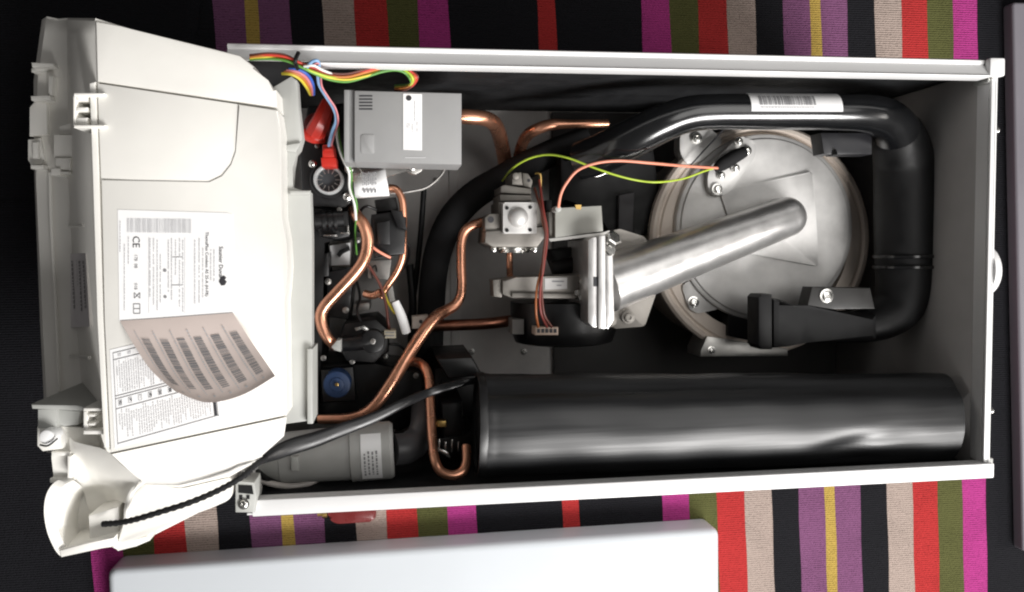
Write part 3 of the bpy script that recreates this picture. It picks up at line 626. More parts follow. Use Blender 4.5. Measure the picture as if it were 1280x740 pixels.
bm = B(); prism(bm, [(681, 348), (709, 347), (709, 361), (681, 362)], .1908, .189); fl_ = obj('label', bm, mat('silver_label', (.55, .54, .53), .5), vp, smooth=0)
bm = B(); lines_px(bm, 692, 351, 352.4, 12, .1912); pquad(bm, rect(690, 351, 705, 352.6), .1912); pquad(bm, rect(696, 356, 702, 357.4), .1912); obj('print', bm, INK, fl_, smooth=0, kind='stuff')
for x, y in ((722, 366), (728, 352), (727, 372)): bm = B(); disc(bm, x, y, .197, .18, 4, .001, 12); obj('bolt', bm, CHROME, vp)
bm = B(); prism(bm, rect(669, 409, 698, 419), .20, .15, .0006); pl = obj('plug', bm, mat('ivory_plug', (.55, .42, .34), .5), fa)
for i in range(5): bm = B(); prism(bm, rect(671.5 + i * 5.2, 411, 675 + i * 5.2, 416), .2006, .199); obj('socket_hole', bm, INKD, pl)
bm = B(); tube(bm, [(690, 336, .15), (720, 330, .15), (735, 322, .15)], 10, 12); prism(bm, [(688, 312), (735, 306), (735, 341), (700, 343)], .15, .10, .004); obj('inlet_housing', bm, BLACKM, fa)
for (pts, c, lab) in (([(676, 250, .19), (678, 275, .205), (683, 300, .21), (677, 335, .21), (671, 362, .21), (670, 390, .208), (673, 409, .2)], 'rust', 'orange wire hanging from the gas valve to the fan plug'),
                      ([(674, 225, .19), (679, 262, .207), (684, 292, .212), (680, 330, .212), (675, 362, .213), (676, 390, .21), (684, 409, .2)], 'darkred', 'dark red wire beside the orange one to the fan plug'),
                      ([(668, 235, .19), (677, 265, .209), (682, 290, .214), (679, 322, .213), (677, 358, .212), (680, 392, .209), (690, 409, .2)], 'brown', 'brown wire behind the red one to the fan plug')):
    wire(pts, 1.7, c, lab, 'fan wires')
bm = B(); prism(bm, [(700, 196), (760, 188), (818, 184), (826, 240), (820, 288), (790, 300), (756, 296), (752, 256), (700, 256)], .12, .05, .006); obj('shroud', bm, BLACKM, label='black plastic shroud behind the spark generator', cat='shroud')
bm = B(); prism(bm, [(774, 244), (793, 240), (791, 290), (773, 292)], .128, .121, .001); obj('strip', bm, mat('dark_grey_plastic', (.05, .048, .052), .6), label='dark grey upright strip on the black shroud beside the flange', cat='strip')
bm = B(); prism(bm, [(734, 222), (744, 213), (764, 210), (758, 217), (748, 221)], .15, .121, .0006); obj('spring_clip', bm, CHROME, label='small bright metal clip under the crossing leads', cat='clip')

# ------------------------------------------------------------------ heat exchanger and burner door
hx = root('heat_exchanger', 'round heat exchanger with a cream ring and cast aluminium burner door', 'heat exchanger', at(953, 300, .012))
c = at(953, 300, .134); k = mpp(953, 300, .115); R = 142 * k
bm = B(); lathe(bm, [(-.119, R * .93), (-.05, R * .93), (-.02, R * .95), (-.012, R), (-.003, R), (0, R - .003), (.0005, R - .007), (-.003, R - .009), (-.003, R - .011), (-.001, R - .013), (-.001, R * .80), (-.012, R * .79), (-.05, R * .79)], c, (0, 0, 1), 96); obj('flange_ring', bm, CREAM, hx)
c2 = at(957, 285, .140); k2 = mpp(957, 285, .140); Q = 117 * k2
bm = B(); lathe(bm, [(-.05, Q * .93), (-.012, Q * .97), (-.008, Q), (-.0025, Q), (-.0006, Q - .0012), (0, Q - .003), (.0004, Q * .955), (.0022, Q * .94), (.0026, Q * .92), (.0045, Q * .7), (.005, Q * .5), (.005, 0)], c2, (0, 0, 1), 96)
dr = obj('burner_door', bm, ALU, hx)
bm = B(); prism(bm, [(900, 239), (1016, 214.5), (1020, 270), (1024, 333), (925, 315)], 0.1485, 0.1400, .0016, r=4); obj('raised_panel', bm, ALU, dr)
for poly, s in (([(850, 170), (858, 160), (885, 158), (905, 176), (880, 200), (858, 206), (850, 190)], (872, 172)), ([(852, 356), (868, 348), (900, 386), (872, 392), (860, 385), (856, 370)], (868, 378))):
    bm = B(); prism(bm, poly, 0.1360, 0.1150, .0015, r=5); l = obj('door_lug', bm, ALU, dr); obj('nut', screw_bm(*s, 0.1420, 7.5, .006), CHROME, l)
bm = B(); tube(bm, [(906, 160, 0.1470), (895, 172, 0.1470), (880, 188, 0.1470), (862, 208, 0.1460)], 1.0, 6); obj('gasket_line', bm, INKD, dr)
bm = B(); pz = .2; prism(bm, [(884, 222), (890, 204), (922, 172), (936, 170), (946, 182), (944, 196), (912, 240), (898, 247), (886, 240)], 0.1530, 0.1420, .002, r=8); el = obj('electrode_flange', bm, ALU, dr)
bm = B(); tube(bm, [(893, 212, 0.1640), (902, 206, 0.1660), (918, 196, 0.1660), (930, 190, 0.1620)], [4, 8, 8.5, 7], 14); obj('electrode_plug', bm, RUBBER, el)
for x, y, r in ((935, 188, 6.5), (921, 210, 5.5), (898, 236, 7), (925, 176, 5.5), (903, 219, 5)): obj('bolt', screw_bm(x, y, 0.1595, r, .006), CHROME, el)
bm = B(); prism(bm, [(876, 438), (884, 420), (945, 430), (985, 436), (985, 445), (876, 446)], 0.1400, 0.0940, .0012); ft = obj('support_foot', bm, GALV, hx); obj('screw', screw_bm(890, 438, 0.1430, 5), CHROME, ft)
bm = B(); prism(bm, [(910, 394), (948, 402), (948, 428), (910, 420)], 0.1400, 0.1180, .001); obj('edge_clamp', bm, BLACKM, hx)

# ------------------------------------------------------------------ gas and air manifold
mf = root('gas_air_manifold', 'tapered bare aluminium manifold arm running from the fan to the burner door', 'manifold', at(870, 310, .15))
bm = B(); Pa, Pb = at(758, 355, .205), at(984, 271, .172); dv_ = (Pb - Pa).normalized(); rA, rB = 36 * mpp(762, 354, .205), 25 * mpp(984, 271, .172)
path = [Pa.lerp(Pb, i / 12) for i in range(13)]; rad = [rA + (rB - rA) * i / 12 for i in range(13)]
for i in range(1, 9): t = i / 8 * PI / 2; path.append(Pb + dv_ * (rB * .9 * math.sin(t))); rad.append(max(rB * math.cos(t), .0004))
sweep(bm, path, rad, 40); obj('arm', bm, ALUS, mf, smooth=60)
bm = B(); lathe(bm, [(0, 0), (0, 26 * mpp(984, 271, .15)), (.004, 24 * mpp(984, 271, .15)), (.03, 23 * mpp(984, 271, .15)), (.03, 0)], at(984, 271, .172) - Vector((0, 0, .03)), (0, 0, 1), 36); obj('elbow_foot', bm, ALUS, mf)
bm = B(); prism(bm, [(735, 300), (741, 296), (748, 296), (748, 409), (741, 409), (735, 403)], .232, .13, .001); prism(bm, [(748.2, 295), (757, 294), (757, 411), (748.2, 411)], .236, .13, .001); prism(bm, [(757.2, 300), (766, 300), (768, 400), (760, 411), (757.2, 411)], .234, .14, .0012); fg = obj('flange', bm, ALUS, mf)
bm = B(); prism(bm, rect(742, 346, 747.5, 358), .2328, .231); obj('slot', bm, INKD, fg)
bm = B(); prism(bm, [(766, 368), (822, 362), (806, 408), (766, 411)], .20, .15, .0015, r=3); pt = obj('mounting_plate', bm, ALUD, mf)
for x, y in ((764, 401), (787, 397)): obj('bolt', screw_bm(x, y, .21, 8.5, .008), ALUD, pt)
bm = B(); prism(bm, [(760, 290), (775, 286), (806, 296), (815, 312), (770, 322), (762, 316)], .20, .16, .002, r=3); pt = obj('mounting_plate', bm, ALUD, mf)
bm = B(); p = at(768, 297, .235); lathe(bm, [(-.03, 0), (-.03, .005), (-.006, .005), (-.006, .009), (0, .009), (.001, .007), (.001, 0)], p, (.35, .5, .8), 6, 0, 2 * PI); obj('bolt', bm, CHROME, pt, smooth=20)
bm = B(); p = at(764, 312, .236); lathe(bm, [(-.03, 0), (-.03, .006), (-.002, .0065), (0, .005), (0, 0)], p, (.2, .2, .9), 14); obj('bolt', bm, CHROME, pt)

# ------------------------------------------------------------------ air duct
ad = root('air_duct', 'glossy black air duct bending round the burner door with a white barcode label', 'duct', at(1000, 140, .2))
dp = [(728, 200, .18), (752, 192, .2), (785, 176, .225), (822, 157, .24), (856, 144, .245), (890, 140, .247), (960, 140, .247), (1040, 140.5, .246), (1080, 141.5, .242), (1106, 148, .232), (1120, 163, .218), (1125, 182, .205)]
dr_ = [24, 25, 25, 23.5, 22.5, 22, 22, 22, 23, 25, 28, 29]
bm = B(); tube(bm, dp, dr_, 32, 8); obj('pipe', bm, PIPE, ad, smooth=60)
bm = B(); tube(bm, [(1110, 150, .226), (1120, 165, .214), (1127, 188, .203), (1130, 215, .195), (1131, 270, .192), (1132, 330, .19), (1130, 362, .19), (1118, 388, .19), (1092, 404, .19), (1050, 410, .19), (1000, 411, .19), (972, 410, .19)], [20, 30, 34.5, 36, 36.5, 36, 34, 29, 23, 18, 17.5, 17], 32, 8); obj('matt_pipe', bm, BLACKM, ad, smooth=60)
bm = B()
for y in (321, 334): p = at(1132, y, .19); k_ = mpp(1132, y, .19); lathe(bm, [(-.0015, 35 * k_), (-.0015, 38 * k_), (-.0008, 38.8 * k_), (.0018, 38.8 * k_), (.0025, 38 * k_), (.0025, 35 * k_)], p, (0, 1, 0), 40)
obj('joint_ring', bm, PIPE, ad)
# label wrapped on the pipe
La, Lb = at(930, 140, .247), at(1042, 140.5, .246)
rl_ = 22 * mpp(985, 140, .247) + .0007; ax_ = (Lb - La).normalized(); uu = Vector((0, 1, 0)); vv = Vector((0, 0, 1))
def onpipe(t, a, d=0): return La.lerp(Lb, t) + (uu * math.sin(a) + vv * math.cos(a)) * (rl_ + d)
bm = B(); NA = 14
rows = [[onpipe(t, -.12 + 1.55 * i / NA) for t in (0, .25, .5, .75, 1)] for i in range(NA + 1)]; loft(bm, rows); al = obj('barcode_label', bm, PAPER, ad, smooth=80)
bm = B(); t = .09
while t < .70:
    w = random.choice((.004, .006, .010, .014)); loft(bm, [[onpipe(t, .22 + .62 * i / 4, .0004), onpipe(min(t + w, .71), .22 + .62 * i / 4, .0004)] for i in range(5)]); t += w + random.choice((.005, .007, .012))
t = .1
while t < .68: w = random.uniform(.01, .03); loft(bm, [[onpipe(t, .04, .0004), onpipe(t + w, .04, .0004)], [onpipe(t, .13, .0004), onpipe(t + w, .13, .0004)]], 1); t += w + .008
obj('print', bm, [INK, INKL], al, smooth=0, kind='stuff')
bm = B(); prism(bm, [(1026, 166), (1090, 166), (1090, 193), (1046, 193), (1046, 186), (1040, 181), (1040, 193), (1030, 192)], .214, .19, .001); obj('bracket', bm, mat('black_bracket', (.018, .018, .021), .45), ad)
bm = B(); prism(bm, [(948, 372), (952, 368), (966, 368), (966, 437), (952, 437), (948, 432)], .215, .186, .003); prism(bm, [(966.2, 373), (976, 374), (1008, 390), (1098, 392), (1098, 427), (1012, 428), (985, 433), (966.2, 436)], .213, .175, .007); obj('duct_mouth', bm, BLACKM, ad)
bm = B(); prism(bm, [(1015, 359), (1088, 360), (1094, 386), (1008, 387)], .212, .19, .0012); bk = obj('bracket', bm, mat('dark_grey_bracket', (.022, .021, .02), .5), ad); obj('screw', screw_bm(1035, 370, .2165, 9, .0045), CHROME, bk)

# ------------------------------------------------------------------ big black tube
bt = root('silencer_tube', 'large satin black tube with a dented end lying along the lower wall', 'tube', at(900, 530, .09))
a, b = at(600, 531, .25), at(1206, 521, .285); a = at(599, 531, .262); b.z = .262; b.x = .578; b.y = at(1190, 521, .262).y; L = (b - a).length
bm = B(); NL, NS = 90, 72; rings = []
axv = (b - a).normalized(); up = Vector((0, 0, 1)); sd = axv.cross(up).normalized()      # sd points to the lower wall
for i in range(NL + 1):
    t = i / NL; r0 = .0508 - .0035 * t; ring = []
    for j in range(NS):
        th = 2 * PI * j / NS; r = r0                     # th = 0 straight up, positive towards the lower wall
        d = (th if th < PI else th - 2 * PI)
        # diagonal crease near the far end
        u_ = (t - .70) / .17
        cr = (.62 - .52 * u_)
        r -= .0042 * math.exp(-((d - cr) / .22) ** 2) * math.exp(-((t - .735) / .075) ** 2)
        r -= .0030 * math.exp(-((d - .85) / .25) ** 2) * math.exp(-((t - .80) / .08) ** 2)
        r += .0016 * math.exp(-((d - .45) / .25) ** 2) * math.exp(-((t - .84) / .06) ** 2)
        r -= .006 * math.exp(-((d + .9) / .22) ** 2) * (1 - .5 * t)
        r += .0005 * math.sin(t * 19 + d * 2) + .0003 * math.sin(t * 43 - d * 3)
        ring.append(bm.verts.new(a + axv * (L * t) + (up * math.cos(th) * .78 + sd * math.sin(th)) * r * (1.015 if .004 < t < .012 else 1)))
    rings.append(ring)
for i in range(NL):
    for j in range(NS): bm.faces.new((rings[i][j], rings[i][(j + 1) % NS], rings[i + 1][(j + 1) % NS], rings[i + 1][j]))
bm.faces.new(rings[0]); bm.faces.new(list(reversed(rings[-1])))
obj('shell', bm, SILEN, bt, smooth=50)
bm = B(); er = []
for dt, rr_ in ((-.003, .0485), (-.003, .0522), (.003, .0526), (.005, .0516), (.005, .0490)):
    er.append([a + axv * dt + (up * math.cos(2 * PI * j / 64) * .78 + sd * math.sin(2 * PI * j / 64)) * rr_ for j in range(65)])
loft(bm, er); bmesh.ops.remove_doubles(bm, verts=bm.verts, dist=1e-6); obj('end_ring', bm, BLACK, bt)

# ------------------------------------------------------------------ grey drain trap
tr = root('drain_trap', 'grey plastic cylinder with a paper label and an elbow at one end', 'drain trap', at(420, 567, .1))
a_, b_ = at(352, 572, .235), at(492, 562, .235); axd = (b_ - a_).normalized(); k = mpp(420, 567, .235); Ld = (b_ - a_).length
bm = B(); lathe(bm, [(0, 0), (0, 31 * k), (Ld * .60, 34 * k), (Ld * .615, 34 * k), (Ld * .62, 36 * k), (Ld * .97, 36 * k), (Ld, 33 * k), (Ld, 0)], a_, axd, 48); by = obj('barrel', bm, DRAIN, tr)
bm = B(); lathe(bm, [(-.045, 0), (-.045, 14 * k), (-.004, 29 * k), (-.0005, 30 * k), (-.0005, 0)], a_, axd, 40); obj('cone_end', bm, GREYPL, tr)
bm = B(); tube(bm, [(492, 562, .225), (508, 560, .22), (522, 550, .21), (529, 533, .20), (530, 512, .18)], [20, 20, 18, 17, 16], 20); obj('elbow', bm, mat('translucent_grey_plastic', (.085, .085, .09), .35), tr)
bm = B(); prism(bm, rect(364, 571, 373, 589), .266, .24, .0012); obj('catch', bm, GREYPL, tr)
sdd = axd.cross(Vector((0, 0, 1))).normalized()
def onbar(t, a, d=0): return a_ + axd * (Ld * t) + (Vector((0, 0, 1)) * math.cos(a) + sdd * math.sin(a)) * (36 * k + .0006 + d)
bm = B(); loft(bm, [[onbar(t, -.85 + 1.75 * i / 12) for t in (.715, .80, .895)] for i in range(13)]); dl = obj('label', bm, PAPER, by, smooth=80)
bm = B()
for t in (.74, .775, .81, .845):
    s = -.25 + random.uniform(0, .1)
    while s < .6: w = random.uniform(.04, .12); loft(bm, [[onbar(t, s, .0004), onbar(t + .014, s, .0004)], [onbar(t, s + w, .0004), onbar(t + .014, s + w, .0004)]]); s += w + .04
obj('print', bm, INK, dl, smooth=0, kind='stuff')
bm = B(); tube(bm, [(312, 580, .26), (318, 592, .26), (332, 602, .255), (352, 607, .25), (375, 607, .245), (395, 600, .24), (405, 592, .23)], 4, 12); obj('drain_hose', bm, mat('grey_white_hose', (.55, .51, .48), .4), label='pale grey hose looping under the drain trap by the hinge bracket', cat='hose', smooth=60)

# ------------------------------------------------------------------ black mains cable
cb = root('mains_cable', 'black cable with a wide flat sleeve running over the drain trap onto the white housing', 'cable', at(440, 530, .25))
bm = B(); tube(bm, [(604, 474, .245), (585, 477, .25), (565, 482, .25), (538, 490, .25), (505, 504, .268), (470, 521, .278), (430, 536, .285), (395, 549, .295), (365, 558, .305), (345, 566, .315), (325, 576, .33)], [4, 4.5, 5, 5.5, 6, 7, 8.5, 10, 10.5, 9, 5], 20, 6, squash=.45); obj('sleeve', bm, mat('black_sleeve', (0.008, 0.008, 0.009), 0.32, spec=0.6), cb, smooth=60)
bm = B(); pts = smooth_path([at(*p) for p in [(332, 572, .33), (318, 582, .348), (308, 592, .358), (288, 605, .36), (262, 618, .36), (232, 630, .36), (200, 640, .352), (170, 649, .342), (148, 653.5, .33), (129, 655, .322)]], 14)
rad = [3.7 * mpp(230, 630, .35) * (1 + .13 * math.sin(i * 1.5)) for i in range(len(pts))]; sweep(bm, pts, rad, 12); obj('braided_lead', bm, RUBBER, cb, smooth=60)
bm = B(); tube(bm, [(322, 590, .27), (340, 602, .25), (380, 612, .24), (450, 614, .22), (500, 604, .2)], 4, 10); obj('cable', bm, BLACK, label='black cable along the lower wall under the drain trap', cat='cable', smooth=60)

# ------------------------------------------------------------------ hydraulic block
hy = root('hydraulic_block', 'cluster of black plastic water valves and fittings beside the white housing', 'hydraulic block', at(440, 350, .05))
def blk(name, parts, m=BLACK, par=hy):
    bm = B()
    for poly, z1, z0, b in parts: prism(bm, poly, z1, z0, b)
    return obj(name, bm, m, par)
blk('base', [([(378, 240), (400, 235), (440, 262), (440, 300), (402, 300), (402, 440), (396, 530), (384, 530), (380, 440)], .16, .05, .003)], BLACKM)
blk('valve_body', [([(374, 190), (384, 132), (430, 128), (436, 200), (442, 250), (432, 262), (390, 258), (376, 235)], .175, .06, .004)])
blk('valve_body', [([(392, 270), (436, 262), (438, 296), (420, 300), (400, 296)], .182, .08, .004), ([(408, 340), (440, 334), (442, 350), (436, 400), (408, 396)], .14, .06, .003)])
blk('solenoid', [([(464, 268), (492, 264), (508, 272), (506, 318), (468, 322), (462, 300)], .172, .08, .003), ([(468, 250), (495, 246), (498, 262), (470, 266)], .16, .08, .002), ([(470, 278), (488, 275), (488, 306), (472, 306)], .178, .16, .002), ([(488, 262), (503, 264), (509, 288), (497, 284)], .182, .16, .001)])
blk('diverter', [([(430, 404), (470, 398), (486, 412), (486, 440), (468, 455), (432, 452), (420, 430)], .168, .06, .005)])
bm = B(); tube(bm, [(426, 430, .172), (450, 428, .176), (468, 424, .176), (474, 416, .174)], [9, 10, 10, 9], 16); obj('diverter_tube', bm, BLACK, hy)
blk('lower_body', [([(396, 452), (470, 455), (530, 462), (530, 520), (500, 540), (396, 518)], .15, .05, .005), ([(400, 462), (442, 458), (446, 502), (402, 504)], .165, .10, .004)])
blk('connector', [([(542, 460), (588, 458), (602, 476), (602, 598), (560, 600), (546, 560)], .13, .05, .005), ([(552, 505), (578, 502), (580, 545), (554, 548)], 0.220, .12, .003), ([(548, 548), (592, 540), (596, 572), (560, 576)], 0.215, .12, .003), ([(545, 448), (590, 446), (604, 470), (560, 474)], 0.205, .09, .004)])
for i in range(4): blk('pin', [(rect(548 + 8 * i, 549 + (i % 2) * 3, 550 + 8 * i, 565), 0.221, 0.210, .0003)], CHROME)
blk('clip', [([(548, 560), (560, 565), (564, 572), (561, 573), (546, 563)], 0.222, 0.210, .0004)], CHROME)
blk('tag', [(rect(546, 526, 558, 534), 0.227, 0.215, .0006)], BRASS)
blk('fitting', [([(410, 305), (440, 300), (438, 334), (412, 334)], .11, .05, .001)], ALUD)
blk('fitting', [([(458, 326), (490, 324), (486, 350), (460, 348)], .12, .05, .001), ([(442, 380), (462, 378), (462, 388), (442, 392)], .12, .05, .001)], GALV)
for (poly, z) in ((rect(405, 293.5, 421, 295.5), .188), (rect(426, 290.5, 437, 292.5), .19), (rect(434, 282, 436, 292), .19), ([(443, 410), (455, 407), (461, 412), (459, 415), (452, 411), (445, 414)], .178)):
    blk('spring_clip', [(poly, z, z - .006, .0003)], CHROME)
bm = B(); p = at(395, 272, .185); lathe(bm, [(0, 0), (0, .009), (.03, .009), (.03, 0)], at(394, 276, .178), (1, .05, 0), 24); obj('spindle', bm, BLACK, hy)
bm = B(); disc(bm, 421, 481, .19, .16, 17, .002, 36); kb = obj('blue_knob', bm, BLUEPL, hy); bm = B(); disc(bm, 421, 481, .1915, .189, 9, .001); disc(bm, 421, 481, .194, .19, 3, .0008, 12); obj('knob_centre', bm, [BLUEPL], kb)
bm = B(); disc(bm, 421, 481, .1955, .193, 2.4, .0004, 12); obj('knob_screw', bm, BRASS, kb)
bm = B(); p = at(412, 226, .178); k = mpp(412, 226, .185)
lathe(bm, [(0, 24 * k), (.006, 24 * k), (.008, 22 * k), (.008, 0)], p, (0, 0, 1), 36); pb = obj('port_boss', bm, BLACKM, hy)
bm = B(); lathe(bm, [(.008, 18.5 * k), (.016, 18.5 * k), (.0175, 17.5 * k), (.0175, 15.5 * k), (.016, 14.5 * k), (.007, 14 * k)], p, (0, 0, 1), 40); obj('port_ring', bm, mat('clear_ring', (.55, .57, .57), .25, .3), pb)
bm = B(); lathe(bm, [(.0085, 0), (.0085, 14 * k)], p, (0, 0, 1), 32)
for i in range(12):
    an = i * PI / 6; d = Vector((math.cos(an), math.sin(an), 0)); e = Vector((-d.y, d.x, 0)) * .0004
    q = p + Vector((0, 0, .0125)); quad(bm, [q + d * 8 * k + e, q + d * 13.8 * k + e, q + d * 13.8 * k - e, q + d * 8 * k - e], 1)
obj('port_vanes', bm, [GLASS, GALV], pb)
for x, y in ((390, 204), (433.5, 245.5)): obj('screw', screw_bm(x, y, .192, 5, .012), CHROME, pb)
blk('plate', [([(412, 307), (438, 303), (437, 331), (414, 332)], .113, .1105, .0004)], PAPER)
blk('clip', [([(424, 313), (436, 308), (437, 313), (428, 317), (424, 322), (421, 318)], .125, .112, .0006)])
blk('clip', [([(400, 318), (411, 315), (411, 345), (400, 347)], .15, .10, .0015)])
bm = B(); tube(bm, [(456, 367, .15), (466, 369, .155), (476, 365, .158)], 5, 14); obj('copper_stub', bm, COPPER, hy, smooth=50)
bm = B(); tube(bm, [(466, 348, .123), (464, 338, .126), (469, 332, .126), (471, 340, .126)], 1.0, 6); obj('hook_wire', bm, BLACK, hy)
blk('tab', [([(482, 352), (489, 350), (494, 376), (487, 378)], .15, .145, .0005)], GREYPL)
for x, y, z, r in ((447, 300, .14, 4), (388, 300, .165, 3), (392, 395, .165, 3), (410, 352, .145, 4), (432, 388, .145, 4), (404, 448, .168, 3.5), (440, 452, .168, 3.5), (482, 446, .155, 3), (520, 470, .155, 3.5), (396, 182, .18, 3), (424, 262, .178, 3)):
    obj('screw', screw_bm(x, y, z, r, .004), GALV, hy)
for pts in ([(470, 262, .165), (458, 258, .17), (450, 266, .16), (448, 290, .14)], [(506, 300, .16), (512, 312, .15), (508, 330, .13), (496, 345, .12)], [(452, 402, .17), (446, 388, .165), (450, 372, .15), (446, 352, .14)], [(486, 430, .16), (500, 432, .15), (510, 445, .14), (508, 462, .13)], [(392, 210, .17), (384, 222, .16), (386, 245, .14)], [(556, 500, .165), (548, 488, .16), (552, 472, .155)]):
    bm = B(); tube(bm, pts, 1.8, 8); obj('lead', bm, BLACK, hy, smooth=60)
bm = B()
for dt in (0, .006, .012): lathe(bm, [(dt, .0102), (dt, .0112), (dt + .003, .0112), (dt + .003, .0102)], at(404, 277, .178), (1, .05, 0), 24)
obj('spindle_ridge', bm, BLACK, hy)
bm = B(); disc(bm, 466, 427, .1845, .17, 15, .002, 30); dv = obj('diverter_cap', bm, BLACK, hy); obj('screw', screw_bm(466, 427, .188, 3.5, .003), GALV, dv)
# metal bracket and tag under the electronics unit
bm = B(); prism(bm, [(440, 206), (530, 206), (527, 214), (520, 218), (514, 217), (508, 213), (480, 222), (455, 226), (440, 222)], .20, .19, .0008); br = obj('mounting_bracket', bm, GALV, label='bent bright metal bracket under the grey electronics box', cat='bracket'); 
for x, y in ((436, 211), (515, 209)): obj('screw', screw_bm(x, y, .208, 5.5, .006), CHROME, br)
bm = B(); tube(bm, [(443, 206, .21), (452, 214, .213), (447, 222, .212), (440, 226, .21)], 1.2, 6); obj('wire_end', bm, CHROME, br)
bm = B(); rows = []
for i in range(9):
    f = i / 8; rows.append([at(443 + 42 * q + 1.5 * f, 215 - 10 * q + (32 if q < .5 else 38) * f * (1 - .0 * q) + 0, .208 + .012 * math.sin(f * PI * .8)) for q in (0, .25, .5, .75, 1)])
rows = [[at(441 + (40 + 3 * i / 8) * q + 3 * i / 8, (217 - 9 * q) * (1 - i / 8) + (248 - 3 * q) * (i / 8), .207 + .014 * math.sin(i / 8 * PI * .85)) for q in (0, .25, .5, .75, 1)] for i in range(9)]
loft(bm, rows); pt = obj('paper_tag', bm, PAPER, label='curved silvery white paper tag wrapped under the electronics box', cat='tag', smooth=80); thick(pt, .0005)
bm = B()
for i in range(8): lines_px(bm, 453 + i * 2.3, 215 + (i % 3), 232, 1.3, .2225, mi=0)
for i in range(4): pquad(bm, rect(454 + i * 4.5, 236, 457 + i * 4.5, 241), .2225, 0)
obj('print', bm, INK, pt, smooth=0, kind='stuff')

# ------------------------------------------------------------------ red fittings
rv = root('red_relief_valve', 'red plastic valve cap with an angled lever beside the white housing', 'valve', at(396, 155, .15))
bm = B(); disc(bm, 396, 158, .20, .16, 18, .004, 32); obj('cap', bm, DKRED, rv)
bm = B(); tube(bm, [(394, 166, .212), (402, 150, .220), (411, 128, .216)], [13, 11.5, 9], 8, 4); obj('lever', bm, REDPL, rv, smooth=30)
bm = B(); tube(bm, [(380, 166, .208), (392, 172, .21), (405, 172, .208)], [7, 7.5, 7], 12, 5); obj('collar', bm, REDPL, rv)
rcn = root('red_connector', 'small red plug pushed in above the clear ring port', 'connector', at(411, 196, .17))
bm = B(); prism(bm, [(403, 181), (416, 180), (418, 196), (403, 196)], .222, .18, .0012); prism(bm, [(401, 197), (420, 197), (421, 209), (402, 208)], .216, .18, .0012); obj('housing', bm, REDPL, rcn)
bm = B(); prism(bm, [(405, 185), (415, 184.5), (416, 188), (405, 188.5)], .2245, .22, .0006); obj('latch', bm, REDPL, rcn)

# ------------------------------------------------------------------ wire loom
loom = [(312, 72), (335, 70.5), (356, 73), (374, 81), (392, 89), (412, 96), (434, 98), (456, 93), (478, 87), (498, 86), (511, 91), (517, 100), (510, 108), (494, 110)]
spec = [('red', 0, -3.6, 1.7), ('orange', 1, -1.4, 1.6), ('lime', 2, 1.0, 1.6), ('green', 3, 3.4, 1.6), ('brown', 4, -5.2, 1.4), ('yellow', 5, 2.0, 1.4)]
desc = dict(red='red wire in the loom curving over the grey electronics box', orange='orange wire in the loom curving over the grey electronics box', lime='yellow green wire in the loom curving over the grey electronics box',
            green='outermost green wire of the loom over the grey electronics box', brown='dark brown wire along the top of the loom by the white rim', yellow='yellow wire inside the loom over the grey electronics box')
for cname, i, off, r in spec:
    pts = []
    for j, (x, y) in enumerate(loom):
        nx, ny = (0, 1) if j < 9 else ((-.7, .7) if j == 9 else ((-1, .3) if j in (10, 11) else (0, -1)))
        wob = 1.2 * math.sin(j * 1.3 + i * 2.1)
        s = 1 if 3 < j < 12 else .7
        pts.append((x + nx * off * s, y + ny * off * s + wob * .6, (.325, .325, .325, .324, .321, .314, .306, .300, .296, .294, .292, .29, .275, .258)[j] + .002 * math.sin(j + i * 1.7)))
    wire(pts, r, cname, desc[cname], 'wires in the loom', 6)
wire([(384, 84, .325), (390, 77, .33), (397, 76, .33), (399, 83, .32), (397, 93, .30), (399, 106, .28), (407, 120, .27), (417, 136, .265), (420, 150, .26), (415, 165, .25), (411, 182, .225)], 2.1, 'lightblue', 'pale blue wire dropping from the loom to the red plug', 'wires in the loom')
wire([(390, 82, .325), (398, 79, .328), (401, 90, .305), (402, 107, .282), (410, 121, .274), (419.5, 136, .268), (422.5, 152, .262), (418, 168, .245), (414, 182, .226)], 1.3, 'pink', 'pink wire twisted with the pale blue one to the red plug', 'wires in the loom')
wire([(380, 83, .326), (392, 82, .328), (404, 88, .318), (422, 94, .308), (442, 93, .303), (458, 88, .298)], 1.7, 'white', 'white wire lying on top of the loom near the rim', 'wires in the loom')
for off, c, lab in ((0, 'yellow', 'yellow wire of the short bundle left of the red cap'), (3.2, 'orange', 'orange wire of the short bundle left of the red cap'), (6.5, 'pink', 'pink wire of the short bundle left of the red cap'), (10, 'blue', 'deep blue wire of the short bundle left of the red cap')):
    wire([(352 + off * .9, 92 - off * .55, .30), (364 + off, 93 - off * .55, .30), (375 + off, 99 - off * .5, .295), (383 + off * .8, 109 - off * .4, .28), (388 + off * .4, 118, .24)], 2.0, c, lab, 'short wire bundle')
wire([(420, 158, .25), (422, 175, .24), (427, 195, .23), (436, 215, .22), (437, 235, .215), (443, 255, .21), (445, 275, .20)], 1.7, 'white', 'white wire running down past the clear ring port', 'loose wires in the boiler')
wire([(423, 158, .25), (424.5, 175, .24), (430, 196, .23), (439, 214, .22), (440, 236, .215), (446, 256, .21), (444, 290, .18), (446, 318, .15)], 1.2, 'green', 'green wire running down beside the white one past the ring port', 'loose wires in the boiler')
bm = B(); tube(bm, [(373, 66, .328), (369, 76, .333), (372, 86, .325)], 2.6, 10); obj('cable_tie', bm, BLACK, label='black cable tie around the wire loom near the rim', cat='cable tie')
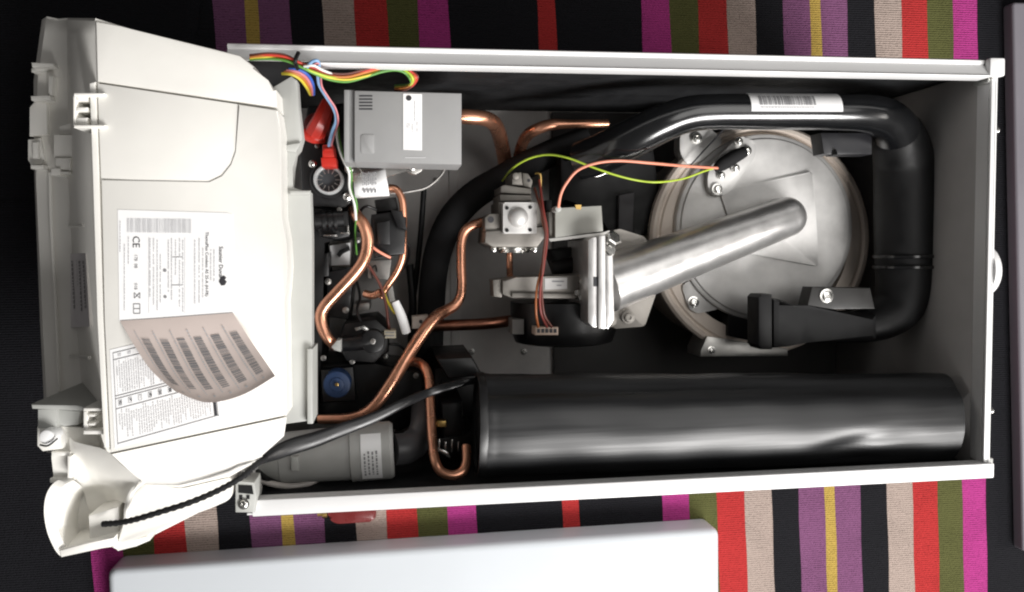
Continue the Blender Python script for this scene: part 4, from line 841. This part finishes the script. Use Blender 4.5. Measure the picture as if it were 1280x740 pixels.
# thin wires and white connectors in the middle
for pts, c, lab in (([(462, 305, .18), (470, 312, .18), (480, 318, .178), (488, 322, .175)], 'salmon', 'short salmon wire end beside the black solenoid'),
                    ([(456, 325, .17), (466, 340, .17), (476, 358, .17), (482, 378, .17), (485, 400, .17), (487, 414, .165)], 'brown', 'brown wire going down to the small ivory connector'),
                    ([(478, 362, .165), (484, 376, .168), (490, 386, .17), (494, 392, .17)], 'yellow', 'short yellow wire entering the white sleeve')):
    wire(pts, 1.8, c, lab)
bm = B(); prism(bm, rect(480, 413, 495, 423), .175, .15, .0008); ic = obj('ivory_connector', bm, mat('ivory', (.55, .50, .38), .5), label='small ivory two row connector hanging on brown wires', cat='connector')
bm = B(); prism(bm, rect(482, 415, 493, 416.4), .1756, .1752); prism(bm, rect(482, 419, 493, 420.4), .1756, .1752); obj('slot', bm, INK, ic)
bm = B(); tube(bm, [(494, 377, .178), (502, 396, .178), (508, 416, .175)], [5, 6, 5.6], 14, 5); obj('insulating_sleeve', bm, PAPER, label='white insulating sleeve on wires beside the ivory connector', cat='sleeve')
bm = B(); prism(bm, [(515, 396), (535, 394), (533, 410), (515, 411)], .15, .13, .0008); wb = obj('white_bracket', bm, mat('off_white_plastic', (.62, .56, .50), .5), label='small off white bracket holding the level copper pipe', cat='bracket'); bm = B(); disc(bm, 526, 402, .1506, .148, 2.4, 0, 12); obj('bolt_hole', bm, INKD, wb)

# ------------------------------------------------------------------ things on the rug
rc_ = root('bottle_top', 'dark red plastic cap lying on the rug beside the casing', 'plastic cap', at(438, 644, .0))
bm = B(); prism(bm, [(409, 628), (466, 624), (471, 640), (468, 652), (420, 655), (410, 648)], .022, .001, .004, r=6); obj('shell', bm, DKRED, rc_)
bm = B(); p = at(409, 641, .012); lathe(bm, [(0, 0), (0, .006), (.006, .006), (.006, .004), (.012, .004), (.012, 0)], p, (-1, 0, 0), 16); obj('brass_stem', bm, BRASS, rc_)
# front cover panel at the bottom
fp = root('front_cover', 'white enamelled front cover lying face up below the casing', 'front panel', at(520, 760, .0))
def slab(corners, z, b, rr, name, par, m=PANEL):
    bm = B(); rings = []
    c = [Vector((q.x, q.y)) for q in corners]
    def ring(d, zz):
        out = []
        for i in range(4):
            e1 = (c[i - 1] - c[i]).normalized(); e2 = (c[(i + 1) % 4] - c[i]).normalized(); out.append(tuple(c[i] + (e1 + e2) * d))
        return [bm.verts.new((x, y, zz)) for x, y in rounded(out, max(rr - d, rr * .3), 8)]
    rings.append(ring(0, .002))
    for k in range(9): t = k / 8 * PI / 2; rings.append(ring(b * (1 - math.cos(t)), z - b + b * math.sin(t)))
    for A_, B_ in zip(rings, rings[1:]):
        n = len(A_)
        for i in range(n): bm.faces.new((A_[i], A_[(i + 1) % n], B_[(i + 1) % n], B_[i]))
    bm.faces.new(rings[-1]); bm.faces.new(list(reversed(rings[0])))
    return obj(name, bm, m, par, smooth=40)
q = [at(133, 712, .045), at(900, 661, .045)]; d = (q[1] - q[0]).normalized(); nrm = Vector((d.y, -d.x, 0))
slab([q[0], q[1], q[1] + nrm * .42, q[0] + nrm * .42], .045, .009, .012, 'face', fp)
sp_ = root('side_cover', 'pale grey panel lying at the far right edge of the rug', 'side panel', at(1330, 350, 0))
q = [at(1266, 2, .02), at(1279, 690, .02)]
slab([q[0], q[1], q[1] + Vector((.3, .0, 0)), q[0] + Vector((.3, 0, 0))], .02, .004, .006, 'face', sp_, mat('grey_lilac_enamel', (.155, .145, .165), .4, var=.03, scale=8))
